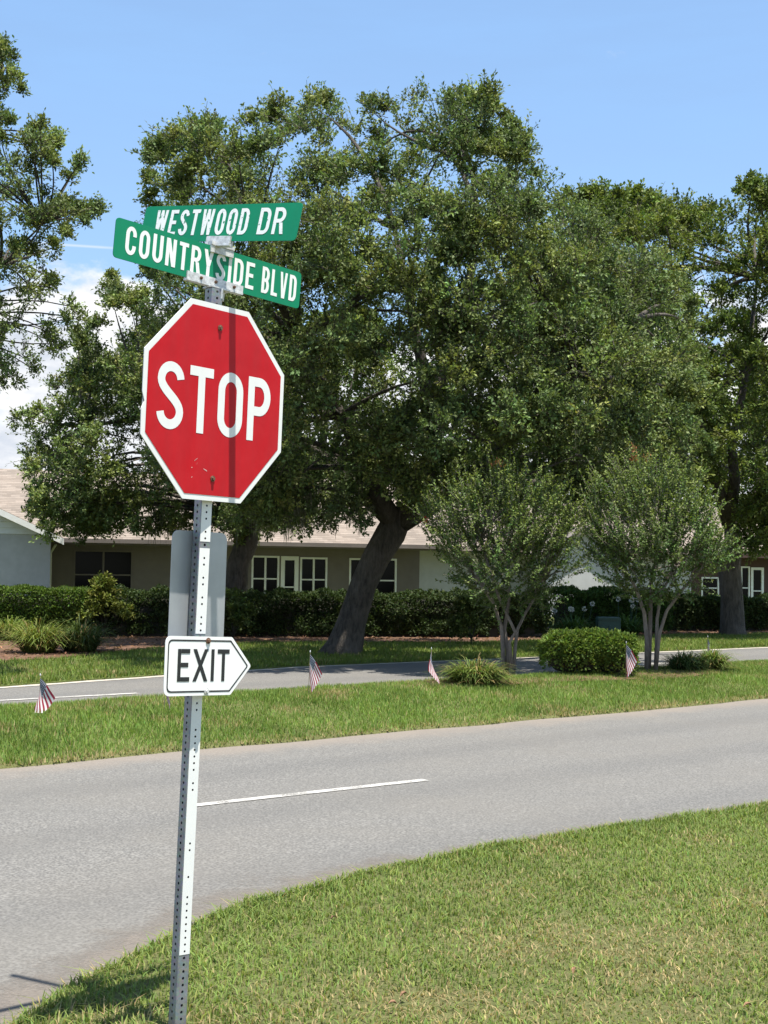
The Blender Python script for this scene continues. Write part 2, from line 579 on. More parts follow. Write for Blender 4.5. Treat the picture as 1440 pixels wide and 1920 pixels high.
road = road_sheet('road', -40.0, 0.3, asphalt_mat('asphalt_near', -1.0), 0.0, 0.0)
far_road = road_sheet('far_road', MW - 0.3, FR + 2.5, asphalt_mat('asphalt_far', -1.0), 0.004, FR + 2.5)


def paint_line(p_a, q_a, p_b, q_b, wdt, name, mat=M_PAINT, z=0.006, seg=10):
    vs, fs = [], []
    for i in range(seg + 1):
        t = i / seg
        p, q = p_a + (p_b - p_a) * t, q_a + (q_b - q_a) * t
        for s in (-1, 1):
            x, y = xy(p + s * wdt / 2 * (1 + 0.08 * (random.random() - 0.5)), q)
            vs.append((x, y, z))
    for i in range(seg):
        fs.append((2 * i, 2 * i + 2, 2 * i + 3, 2 * i + 1))
    o = MB().add(vs, fs).build(name, mat)
    return tag(o, kind='structure')


pa, qa = pq(*G(355, 1512)[:2]); pb, qb = pq(*G(798, 1463)[:2])
paint_line(pa, qa, pb, qb, 0.105, 'lane_dash_marking')
pa, qa = pq(*G(-60, 1318)[:2]); pb, qb = pq(*G(258, 1301)[:2])
paint_line(pa, qa, pb, qb, 0.12, 'lane_dash_marking', z=0.012)
pc = pb
paint_line(pc, qb + 9.0, pc, qb + 12.0, 0.12, 'lane_dash_marking', z=0.012)
paint_line(pc, qb + 18.0, pc, qb + 21.5, 0.12, 'lane_dash_marking', z=0.012)
gq = np.linspace(-12, 45, 115)
gv, gf = [], []
for i_, q_ in enumerate(gq):
    for o_ in (-0.16 - 0.04 * random.random(), 0.03):
        x_, y_ = xy(far_edge(q_) + o_, q_)
        gv.append((x_, y_, 0.010))
    if i_: gf.append((2 * i_ - 2, 2 * i_, 2 * i_ + 1, 2 * i_ - 1))
tag(MB().add(gv, gf).build('concrete_gutter', M_CONC), kind='structure')

# near lawn: rounded corner of the junction
edge_px = [(-60, 2010), (0, 1962), (60, 1914), (150, 1858), (250, 1806), (360, 1745), (450, 1712), (540, 1686), (720, 1641), (900, 1603),
           (1080, 1570), (1260, 1542), (1440, 1518), (1700, 1484), (2100, 1440), (2600, 1395)]
edge = [G(*e)[:2] for e in edge_px]


def smooth_line(pts, n):
    pts = np.array(pts)
    d = np.concatenate([[0], np.cumsum(np.linalg.norm(np.diff(pts, axis=0), axis=1))])
    t = np.linspace(0, d[-1], n)
    o = np.stack([np.interp(t, d, pts[:, k]) for k in (0, 1)], -1)
    for _ in range(6):
        o[1:-1] = 0.25 * o[:-2] + 0.5 * o[1:-1] + 0.25 * o[2:]
    return o


edge = smooth_line(edge, 120)
jit = (vnoise(np.arange(120) * 1.0, np.zeros(120), 2.2, 3) - 0.5) * 0.10
edge[:, 1] += jit
lawn_poly = [tuple(e) for e in edge] + [(40, 10), (40, -12), (-1.9, -12), (-1.9, 3.5)]
LAWN_Z = 0.035
me = bpy.data.meshes.new('lawn')
n = len(lawn_poly)
inner = [(x, y, LAWN_Z) for x, y in lawn_poly]
rim = [(x, y, -0.01) for x, y in lawn_poly]
me.from_pydata(inner + rim, [], [tuple(range(n - 1, -1, -1))] + [(i, (i + 1) % n, n + (i + 1) % n, n + i) for i in range(n)])
me.update()
tag(link('lawn', me, M_SOIL), kind='structure')

# sand and grit washed onto the asphalt along the lawn edge
tn = np.gradient(edge, axis=0); tn /= np.linalg.norm(tn, axis=1, keepdims=True)
sn = np.stack([-tn[:, 1], tn[:, 0]], -1)
sv, sf, sc_ = [], [], []
for i_ in range(120):
    wd_ = 0.75 if i_ < 30 else 0.5
    for k_, (o_, a_) in enumerate(((-0.03, 1.0), (0.12, 0.8), (wd_ * 0.6, 0.35), (wd_ * 1.3, 0.0))):
        sv.append((*(edge[i_] + sn[i_] * o_), 0.004)); sc_.append((a_, a_, a_))
    if i_:
        for k_ in range(3): sf.append((4 * i_ - 4 + k_, 4 * i_ + k_, 4 * i_ + 1 + k_, 4 * i_ - 3 + k_))
tag(link('sand', np_mesh('sand', sv, np.array(sf), np.array(sc_)), M_SAND), kind='structure')

# median: a grassed hump
ps = np.array([-0.02, 0.0, 0.25, 0.6, 1.0, 1.4, 1.8, 2.2, 2.6, 2.9, 3.2, MW, MW + 0.02])
qs = np.linspace(-40, 70, 221)
vs = []
for q in qs:
    e0 = (vnoise(q, 0.0, 0.9, 5) - 0.5) * 0.14
    for k, p in enumerate(ps):
        pp = p + (e0 if k < 3 else 0)
        x, y = xy(pp, q)
        z = -0.02 if k in (0, len(ps) - 1) else hump(p) + (0.0 if k < 2 else (vnoise(x, y, 0.8, 6) - 0.5) * 0.03)
        vs.append((x, y, z))
fa = []
L = len(ps)
for i in range(len(qs) - 1):
    for k in range(L - 1):
        fa.append((i * L + k, i * L + k + 1, (i + 1) * L + k + 1, (i + 1) * L + k))
tag(link('median', np_mesh('median', vs, np.array(fa)[:, ::-1], smooth=True), M_SOIL), kind='structure')

# far verge and mulch bed
gq2 = np.concatenate([[-60], gq, [90]])
vv = [xy(far_edge(q_) + (vnoise(q_, 0.0, 0.5, 9) - 0.5) * 0.08, q_) for q_ in gq2]
nv_ = len(vv)
vv2 = vv + [xy(FR + 60, 90), xy(FR + 60, -60)]
vb = MB().add([(x, y, 0.03) for x, y in vv2] + [(x, y, -0.01) for x, y in vv], [tuple(range(nv_ + 2))] + [(k, nv_ + 2 + k, nv_ + 3 + k, k + 1) for k in range(nv_ - 1)])
tag(vb.build('verge', M_FAR), kind='structure')
mulch_px = [(-260, 1250), (-100, 1247), (60, 1239), (150, 1231), (300, 1214), (420, 1206), (560, 1204), (700, 1206), (900, 1205), (1100, 1196), (1300, 1190), (1600, 1185)]
mulch_lo = [G(*e, h=0.03)[:2] for e in mulch_px]
mulch_lo = smooth_line(mulch_lo, 60)
mulch_lo[:, 1] += (vnoise(np.arange(60) * 1.0, np.zeros(60), 1.7, 8) - 0.5) * 0.5
mulch_poly = [tuple(e) for e in mulch_lo] + [(mulch_lo[-1][0], 49.0), (4.0, 42.0), (-3.0, 36.5), (mulch_lo[0][0], 37.0)]
mb = MB().add([(x, y, 0.045) for x, y in mulch_poly], [tuple(range(len(mulch_poly)))])
tag(mb.build('mulch_bed', M_MULCH), kind='structure')


# ------------------------------------------------------------------ leaves
def norm(a):
    return a / (np.linalg.norm(a, axis=-1, keepdims=True) + 1e-9)


def rand_dirs(n):
    return norm(rng.normal(size=(n, 3)))


def leaf_mesh(name, c, d, nrm, ln, wd, color, fold=0.25):
    """one folded diamond per leaf: base, side, tip, side"""
    n = len(c)
    d = norm(d)
    s = norm(np.cross(d, nrm))
    nn = np.cross(s, d)
    ln = np.broadcast_to(np.asarray(ln, float), (n,))[:, None]
    wd = np.broadcast_to(np.asarray(wd, float), (n,))[:, None]
    v = np.empty((n, 4, 3))
    v[:, 0] = c
    v[:, 1] = c + d * ln * 0.5 + s * wd * 0.5 + nn * wd * fold
    v[:, 2] = c + d * ln
    v[:, 3] = c + d * ln * 0.5 - s * wd * 0.5 + nn * wd * fold
    i = np.arange(n)[:, None] * 4
    f = np.concatenate([i + np.array([[0, 1, 2]]), i + np.array([[0, 2, 3]])])
    return np_mesh(name, v.reshape(-1, 3), f, np.repeat(color, 4, axis=0))


def vary(base, n, amt=0.25, hue=0.12):
    b = np.asarray(base, float)
    k = np.exp(rng.normal(0, amt, (n, 1)))
    h = 1 + rng.normal(0, hue, (n, 3)) * np.array([[1.0, 0.4, 0.8]])
    return np.clip(b * k * h, 0.002, 0.9)


def crown_leaves(clumps, rad, twigs, per, ln, wd, base, seed, up=0.45, spike=0.06, palette=None, droop=0.0, center=None, twl=0.55):
    """leafy twigs radiating from each clump centre; returns leaf arrays and the twig segments"""
    C, D, N, K, T = [], [], [], [], []
    for ci, (c, r) in enumerate(zip(clumps, rad)):
        nt_ = max(3, int(twigs * rng.uniform(0.75, 1.25)))
        outd = norm(np.array([c - center]))[0] if center is not None else np.array([0, 0, 1.0])
        d = norm(rand_dirs(nt_) + np.array([0, 0, up]) + outd * 0.55)
        start = c + d * r * rng.uniform(0.05, 0.55, (nt_, 1))
        tl = r * rng.uniform(0.35, 0.75, (nt_, 1)) * (twl / 0.55)
        sp = rng.random((nt_, 1)) < spike
        tl = np.where(sp, tl * 1.9, tl)
        d2 = norm(d + rng.normal(0, 0.3, (nt_, 3)) + np.array([0, 0, 0.25 - droop]))
        T.append(np.concatenate([start, start + d2 * tl], 1))
        m = per
        u = rng.uniform(0.05, 1.0, (nt_, m, 1))
        pos = start[:, None] + d2[:, None] * tl[:, None] * u
        ax = norm(d2[:, None] * 0.7 + rng.normal(0, 0.75, (nt_, m, 3)))
        nr = norm(rng.normal(0, 0.55, (nt_, m, 3)) + np.array([0.1, -0.05, 0.8]) + d2[:, None] * 0.35)
        pos = pos + ax * 0.015 + rng.normal(0, 0.02, (nt_, m, 3))
        b = base if palette is None else palette[rng.integers(len(palette))]
        cc = vary(np.asarray(b) * math.exp(rng.normal(0, 0.14)), nt_, 0.16, 0.07)[:, None] * np.ones((1, m, 1))
        cc = cc * np.exp(rng.normal(0, 0.16, (nt_, m, 1)))
        C.append(pos.reshape(-1, 3)); D.append(ax.reshape(-1, 3)); N.append(nr.reshape(-1, 3)); K.append(cc.reshape(-1, 3))
    C, D, N, K = map(np.concatenate, (C, D, N, K))
    n = len(C)
    return C, D, N, K, ln * rng.uniform(0.7, 1.25, n), wd * rng.uniform(0.75, 1.2, n), np.concatenate(T)


def twig_mesh(name, T, r0=0.008, r1=0.003):
    """thin three-sided twigs"""
    n = len(T)
    a, b = T[:, :3], T[:, 3:]
    d = norm(b - a)
    u = norm(np.cross(d, np.array([[0.3, 0.5, 0.8]])))
    v = np.cross(d, u)
    V = np.empty((n, 6, 3))
    for k in range(3):
        an = 2 * math.pi * k / 3
        off = u * math.cos(an) + v * math.sin(an)
        V[:, k] = a + off * r0
        V[:, 3 + k] = b + off * r1
    i = np.arange(n)[:, None] * 6
    f = np.concatenate([i + np.array([[k, (k + 1) % 3, 3 + (k + 1) % 3, 3 + k]]) for k in range(3)])
    return np_mesh(name, V.reshape(-1, 3), f)


def fill_clumps(poly, Y, depth, n, rmin, rmax, edge_px=120.0, front=0.62, min_sep=0.0):
    """clump centres spread through a crown volume whose outline is measured in the photograph"""
    pts = np.array(poly, float)
    lo, hi = pts.min(0), pts.max(0)
    out, rad = [], []
    tries = 0
    while len(out) < n and tries < 400:
        tries += 1
        x = rng.uniform(lo[0], hi[0], 400); y = rng.uniform(lo[1], hi[1], 400)
        ok = inpoly(x, y, poly)
        x, y = x[ok], y[ok]
        e = polydist(x, y, poly)
        r = rng.uniform(rmin, rmax, len(x))
        for xi, yi, ei, ri in zip(x, y, e, r):
            rp = ri * F / Y
            if ei < rp * 0.75:
                ri = max(rmin * 0.5, ei / 0.75 * Y / F)
                if ei < rmin * 0.4 * F / Y: continue
            t = min(1.0, ei / edge_px)
            D = depth * math.sqrt(max(0.02, 1 - (1 - t) ** 2))
            s = -1 if rng.random() < front else 1
            dy = s * D * rng.random() ** 0.5
            c = at(xi, yi, Y + dy)
            out.append(c); rad.append(ri)
            if len(out) >= n: break
    return np.array(out), np.array(rad)


def mass_clumps(poly, Y, depth, n_mass, rm0, rm1, per_mass, rc0, rc1, edge_px, front=0.66, filler=0):
    """leaf clumps grouped over the tops of rounded branch masses, with loose filler between"""
    mc, mr = fill_clumps(poly, Y, depth, n_mass, rm0, rm1, edge_px, front)
    out, rad = [], []
    for c, R_ in zip(mc, mr):
        k = max(3, int(per_mass * (R_ / rm1) ** 1.6 * rng.uniform(0.8, 1.2)))
        d = rand_dirs(k)
        d[:, 2] = np.where(rng.random(k) < 0.72, np.abs(d[:, 2]), d[:, 2] * 0.6)
        p = c + d * R_ * np.array([1.0, 1.0, 0.72]) * rng.uniform(0.45, 0.85, (k, 1))
        out.append(p); rad.append(rng.uniform(rc0, rc1, k) * min(1.0, 0.55 + 0.5 * R_ / rm1))
    if filler:
        p, r = fill_clumps(poly, Y + depth * 0.15, depth, filler, rc0, rc1 * 1.25, edge_px, 0.45)
        out.append(p); rad.append(r)
    return np.concatenate(out), np.concatenate(rad)


def bez(a, b, c, n):
    t = np.linspace(0, 1, n)[:, None]
    return (1 - t) ** 2 * a + 2 * t * (1 - t) * b + t * t * c


def limb_tree(name, parent, mat, trunk_pts, trunk_r, clumps, nl, extra_limbs=(), wob=0.12, rl=0.09):
    """trunk with limbs that reach a selection of the leaf clumps"""
    m = MB()
    m.tube(trunk_pts, trunk_r, 14, wob=wob)
    o = m.build('trunk', mat, parent, smooth=True)
    lm = MB()
    ends = []
    for pts, rr in extra_limbs:
        lm.tube(pts, rr, 9, wob=wob)
        ends += [np.array(p) for p in pts[1:]]
    ends.append(np.array(trunk_pts[-1]))
    ends = np.array(ends)
    idx = rng.permutation(len(clumps))[:nl]
    for i in idx:
        c = clumps[i]
        k = np.argmin(np.linalg.norm(ends - c, axis=1) + np.maximum(0, ends[:, 2] - c[2]) * 2)
        a = ends[k]
        L = np.linalg.norm(c - a)
        if L < 0.3: continue
        mid = (a + c) / 2 + rng.normal(0, 0.1 * L, 3) + np.array([0, 0, 0.12 * L])
        P = bez(a, mid, c, 7)
        r0 = min(rl, 0.016 * L + 0.012)
        lm.tube(P, np.linspace(r0, min(0.010, r0 * 0.4), 7), 6, wob=wob)
    lm.build('limbs', mat, parent, smooth=True)
    return o


def add_crown(parent, mat, data, twig_mat=None, name='crown'):
    C, D, N, K, ln, wd, T = data
    base = np.array(parent.location)
    o = link(name, leaf_mesh(name, C - base, D, N, ln, wd, K), mat, parent)
    tag(o, kind='stuff')
    if twig_mat:
        t = link('twigs', twig_mesh('twigs', T - np.tile(base, 2)), twig_mat, parent)
        tag(t, kind='stuff')
    return o


def rel(pts, base):
    return [np.array(p, float) - base for p in pts]


PAL_OAK = [(0.144, 0.186, 0.060), (0.128, 0.174, 0.060), (0.172, 0.208, 0.066), (0.114, 0.158, 0.056), (0.198, 0.234, 0.072), (0.134, 0.184, 0.070)]
PAL_OAK2 = [(0.11, 0.15, 0.034), (0.13, 0.17, 0.038), (0.10, 0.14, 0.034), (0.145, 0.18, 0.04)]

# --- leaning oak on the verge
oak_poly = [(275, 440), (258, 272), (330, 245), (450, 212), (520, 195), (600, 172), (650, 160), (720, 185), (770, 155), (850, 165), (890, 158), (935, 190),
            (978, 240), (988, 310), (1060, 345), (1130, 400), (1230, 470), (1300, 560), (1335, 660), (1310, 760), (1340, 830), (1310, 950), (1180, 985),
            (1010, 1010), (880, 985), (790, 965), (730, 940), (640, 990), (560, 1012), (470, 990), (300, 940), (245, 760), (265, 560)]
OY = 29.8
ob = GH(645, 1226)
OY = ob[1]
oak = empty('leaning_oak_tree', ob)
tag(oak, 'huge spreading oak on a leaning trunk across the far road', 'tree', 'trees')
cl, rd = mass_clumps(oak_poly, OY - 0.6, 4.6, 150, 0.7, 1.4, 6.4, 0.38, 0.68, 300.0, filler=395)
for _ in range(85):
    if rng.random() < 0.72: px, py, dy = rng.uniform(430, 735), rng.uniform(865, 972), rng.uniform(-2.2, 0.6)
    else: px, py, dy = rng.uniform(760, 960), rng.uniform(850, 950), rng.uniform(-2.0, 0.5)
    if 690 < px < 800 and py > 945: continue
    cl = np.concatenate([cl, at(px, py, OY + dy)[None]]); rd = np.concatenate([rd, [rng.uniform(0.3, 0.5)]])
oc = at(760, 700, OY)
tp = [at(640, 1240, OY), at(646, 1212, OY), at(662, 1160, OY), at(683, 1095, OY), at(705, 1045, OY), at(732, 1000, OY), at(748, 968, OY)]
tr = [0.56, 0.37, 0.295, 0.275, 0.285, 0.31, 0.27]
f0 = at(742, 985, OY)
limbs = [([f0, at(715, 940, OY - .3), at(690, 880, OY - .8), at(640, 780, OY - 1.4), at(560, 640, OY - 1.6), at(480, 480, OY - 1)], [0.24, 0.2, 0.17, 0.13, 0.09, 0.04]),
         ([f0, at(790, 925, OY), at(808, 850, OY + .2), at(806, 760, OY), at(780, 620, OY - .3), at(740, 430, OY)], [0.27, 0.22, 0.18, 0.15, 0.1, 0.05]),
         ([f0, at(815, 945, OY - .4), at(880, 890, OY - 1), at(960, 830, OY - 1.4), at(1080, 700, OY - 1.6), at(1190, 600, OY - 1.2)], [0.22, 0.17, 0.14, 0.11, 0.08, 0.04]),
         ([f0, at(700, 945, OY + .8), at(620, 860, OY + 1.8), at(480, 780, OY + 2.6), at(360, 640, OY + 2.4)], [0.2, 0.16, 0.12, 0.09, 0.04]),
         ([at(806, 760, OY), at(860, 620, OY + 1), at(900, 420, OY + 1), at(880, 300, OY)], [0.14, 0.1, 0.07, 0.03])]
limb_tree('oak', oak, M_BARK, rel(tp, ob), tr, cl - ob, 110, [(rel(p, ob), r) for p, r in limbs])
add_crown(oak, M_OAKLEAF, crown_leaves(cl, rd, 25, 15, 0.078, 0.047, None, 1, palette=PAL_OAK, center=oc), M_BARK)

# --- second oak behind the hedge, filling the left
t2_poly = [(40, 860), (32, 790), (90, 745), (132, 700), (128, 620), (195, 590), (178, 525), (260, 480), (400, 520), (520, 600), (570, 850), (560, 1005), (430, 1020), (340, 990), (250, 1012),
           (150, 1018), (70, 990), (40, 910)]
T2Y = 37.3
t2b = at(438, 1200, T2Y); t2b[2] = 0.0
t2 = empty('shaded_oak_tree', t2b)
tag(t2, 'shaded oak behind the stop sign hanging over the tan roof', 'tree', 'trees')
cl, rd = mass_clumps(t2_poly, T2Y - 0.2, 2.9, 60, 0.7, 1.3, 5.6, 0.40, 0.72, 200.0, filler=190)
for _ in range(34):
    cl = np.concatenate([cl, at(rng.uniform(70, 345), rng.uniform(925, 1000), T2Y + rng.uniform(-2.4, 0.5))[None]]); rd = np.concatenate([rd, [rng.uniform(0.28, 0.48)]])
f1 = at(462, 1020, T2Y)
tp = [t2b - np.array([0, 0, .1]), at(438, 1170, T2Y), at(440, 1115, T2Y), at(446, 1060, T2Y), at(462, 1020, T2Y), at(470, 985, T2Y)]
limb_tree('oak', t2, M_BARK, rel(tp, t2b), [0.45, 0.36, 0.32, 0.31, 0.3, 0.24], cl - t2b, 70,
          [(rel([f1, at(430, 970, T2Y), at(380, 880, T2Y - 1), at(280, 780, T2Y - 1.5), at(160, 800, T2Y - 1.4)], t2b), [0.2, 0.16, 0.13, 0.09, 0.04]),
           (rel([f1, at(490, 950, T2Y), at(490, 860, T2Y), at(460, 700, T2Y)], t2b), [0.2, 0.16, 0.11, 0.05])])
add_crown(t2, M_OAKLEAF, crown_leaves(cl, rd, 23, 14, 0.094, 0.056, None, 2, palette=PAL_OAK, center=at(300, 800, T2Y)), M_BARK)

# --- oak at the right edge
t3_poly = [(960, 480), (1040, 365), (1110, 355), (1180, 345), (1250, 372), (1290, 395), (1320, 372), (1380, 352), (1440, 330), (1500, 340), (1540, 480), (1550, 700), (1530, 980), (1440, 1000),
           (1330, 940), (1200, 930), (1060, 890), (960, 700)]
T3Y = 39.0
t3b = at(1374, 1194, T3Y); t3b[2] = 0.0
t3 = empty('upright_oak_tree', t3b)
tag(t3, 'dense green oak with a thick upright grey trunk at the right edge', 'tree', 'trees')
cl, rd = mass_clumps(t3_poly, T3Y - 0.3, 4.2, 84, 0.8, 1.45, 5.6, 0.44, 0.82, 220.0, filler=270)
for _ in range(20):
    cl = np.concatenate([cl, at(rng.uniform(1050, 1300), rng.uniform(378, 440), T3Y + rng.uniform(-1.5, 1.5))[None]]); rd = np.concatenate([rd, [rng.uniform(0.4, 0.6)]])
for _ in range(26):
    cl = np.concatenate([cl, at(rng.uniform(1395, 1490), rng.uniform(920, 1035), T3Y + rng.uniform(-2.2, 0.5))[None]]); rd = np.concatenate([rd, [rng.uniform(0.3, 0.5)]])
f2 = at(1368, 985, T3Y)
tp = [t3b - np.array([0, 0, .1]), at(1374, 1180, T3Y), at(1372, 1120, T3Y), at(1366, 1060, T3Y), at(1376, 1010, T3Y), at(1370, 970, T3Y)]
limb_tree('oak', t3, M_BARK, rel(tp, t3b), [0.46, 0.34, 0.31, 0.33, 0.25, 0.2], cl - t3b, 110,
          [(rel([f2, at(1345, 910, T3Y - .5), at(1325, 840, T3Y - 1.2), at(1300, 760, T3Y - 1.8), at(1240, 600, T3Y - 1.5)], t3b), [0.22, 0.17, 0.14, 0.1, 0.05]),
           (rel([f2, at(1378, 900, T3Y - .8), at(1372, 840, T3Y - 1.3), at(1400, 700, T3Y - 1), at(1420, 520, T3Y)], t3b), [0.2, 0.16, 0.12, 0.09, 0.04]),
           (rel([f2, at(1420, 930, T3Y), at(1470, 850, T3Y - 1), at(1560, 720, T3Y)], t3b), [0.18, 0.14, 0.1, 0.05])])
add_crown(t3, M_OAKLEAF, crown_leaves(cl, rd, 23, 13, 0.108, 0.066, None, 3, palette=PAL_OAK2, center=at(1340, 700, T3Y)), M_BARK)

# --- oak that reaches in from the left; its trunk stands left of the frame
t4_poly = [(-230, 300), (-180, 150), (-90, 40), (-10, 60), (32, 130), (42, 190), (18, 265), (60, 235), (112, 262), (112, 330), (160, 300), (118, 372), (196, 388), (150, 440), (92, 470), (112, 540),
           (158, 600), (120, 640), (88, 690), (40, 700), (-10, 740), (-120, 780), (-230, 700)]
T4Y = 22.0
t4b = np.array([at(-330, 1200, T4Y)[0], T4Y, 0.02])
t4 = empty('overhanging_oak_tree', t4b)
tag(t4, 'oak branches reaching in from the left edge against the sky', 'tree', 'trees')
cl, rd = fill_clumps(t4_poly, T4Y, 2.2, 250, 0.17, 0.36, 150.0)
for px, py in ((8, 90), (20, 115), (25, 150), (35, 175), (105, 258), (100, 275), (90, 295), (150, 305), (140, 318), (125, 335), (120, 380), (140, 392), (160, 395), (182, 390), (175, 402), (148, 408),
               (118, 440), (100, 465), (135, 575), (150, 600), (120, 600), (95, 640), (110, 655), (60, 690), (30, 712), (75, 240), (60, 420), (85, 400), (100, 395)):
    cl = np.concatenate([cl, at(px, py, T4Y + rng.uniform(-1, 1))[None]]); rd = np.concatenate([rd, [0.17]])
fork = at(-300, 800, T4Y)
tp = [t4b - np.array([0, 0, .1]), at(-328, 1150, T4Y), at(-320, 1000, T4Y), at(-310, 900, T4Y), fork]
limb_tree('oak', t4, M_BARK, rel(tp, t4b), [0.42, 0.3, 0.26, 0.25, 0.2], cl - t4b, 150,
          [(rel([fork, at(-200, 700, T4Y), at(-100, 600, T4Y), at(0, 500, T4Y), at(80, 420, T4Y)], t4b), [0.11, 0.07, 0.05, 0.03, 0.012]),
           (rel([fork, at(-220, 600, T4Y), at(-130, 400, T4Y), at(-50, 250, T4Y), at(0, 140, T4Y)], t4b), [0.12, 0.08, 0.05, 0.03, 0.012])], rl=0.02)
add_crown(t4, M_OAKLEAF, crown_leaves(cl, rd, 17, 12, 0.064, 0.034, None, 4, palette=PAL_OAK, center=at(-150, 450, T4Y)), M_BARK)


# --- tree behind the pale house
t5_poly = [(780, 760), (900, 650), (1060, 600), (1250, 640), (1400, 620), (1600, 700), (1640, 900), (1560, 1010), (1400, 1000), (1250, 1000), (1050, 1010), (880, 1000), (790, 930)]
T5Y = 66.0
t5b = at(1180, 1120, T5Y); t5b[2] = 0.0
t5 = empty('background_tree', t5b)
tag(t5, 'dark tree mass behind the pale house roof, seen between the oak crowns', 'tree', 'trees')
cl, rd = fill_clumps(t5_poly, T5Y, 4.0, 170, 1.0, 1.9, 160.0)
limb_tree('tree', t5, M_BARK, rel([t5b - np.array([0, 0, .1]), at(1182, 1080, T5Y), at(1186, 1000, T5Y), at(1180, 900, T5Y)], t5b), [0.6, 0.45, 0.4, 0.3], cl - t5b, 60)
add_crown(t5, M_OAKLEAF, crown_leaves(cl, rd, 19, 12, 0.26, 0.15, None, 5, palette=PAL_OAK2, center=at(1180, 850, T5Y)))
t6_poly = [(330, 780), (380, 660), (480, 600), (620, 570), (760, 600), (860, 680), (880, 850), (820, 960), (640, 975), (480, 970), (360, 930)]
t6b = at(600, 1120, 62.0); t6b[2] = 0.0
t6 = empty('background_tree', t6b)
tag(t6, 'dark tree behind the tan roof, glimpsed through the leaning oak', 'tree', 'trees')
cl, rd = fill_clumps(t6_poly, 62.0, 3.5, 120, 0.9, 1.7, 160.0)
limb_tree('tree', t6, M_BARK, rel([t6b - np.array([0, 0, .1]), at(602, 1080, 62.0), at(606, 1000, 62.0), at(600, 900, 62.0)], t6b), [0.5, 0.4, 0.36, 0.25], cl - t6b, 40)
add_crown(t6, M_OAKLEAF, crown_leaves(cl, rd, 18, 11, 0.26, 0.15, None, 6, palette=PAL_OAK2, center=at(600, 800, 62.0)))


# --- hanging moss under the oaks
def moss(parent, spots, Y, n, name='hanging_moss'):
    base = np.array(parent.location)
    V, Fc, K = [], [], []
    k = 0
    for _ in range(n):
        x0, x1, y0, y1, lmax = spots[rng.integers(len(spots))]
        c = at(rng.uniform(x0, x1), rng.uniform(y0, y1), Y + rng.uniform(-1.6, 1.0))
        L = rng.uniform(0.25, 1.0) * lmax
        nst = rng.integers(5, 12)
        for s in range(nst):
            p = c + np.array([rng.normal(0, 0.05), rng.normal(0, 0.05), 0])
            l = L * rng.uniform(0.5, 1.0)
            wd = rng.uniform(0.006, 0.014)
            a = rng.uniform(0, math.pi)
            ws = np.array([math.cos(a), math.sin(a), 0]) * wd
            seg = 4
            prev = None
            for j in range(seg + 1):
                t = j / seg
                q = p + np.array([rng.normal(0, 0.012), rng.normal(0, 0.012), -l * t])
                ww = ws * (1 - 0.8 * t)
                V += [q - ww - base, q + ww - base]
                K += [(0.15, 0.15, 0.11)] * 2
                if j: Fc.append((k - 2, k - 1, k + 1, k))
                k += 2
    o = link(name, np_mesh(name, V, np.array(Fc), np.array(K) * np.exp(rng.normal(0, 0.2, (len(K), 1)))), M_MOSS, parent)
    return tag(o, kind='stuff')


moss(oak, [(440, 720, 880, 985, 0.6), (480, 700, 930, 985, 0.45), (900, 1250, 760, 880, 0.9), (520, 800, 760, 900, 0.7)], OY, 170)
moss(t2, [(280, 350, 920, 990, 0.8), (420, 560, 930, 985, 0.8), (430, 520, 900, 960, 1.0)], T2Y, 110)


# ------------------------------------------------------------------ houses
def plane_hit(px, py, P0, nrm):
    d = ray(px, py)
    t = np.dot(P0 - CAMP, nrm) / np.dot(d, nrm)
    return CAMP + t * d


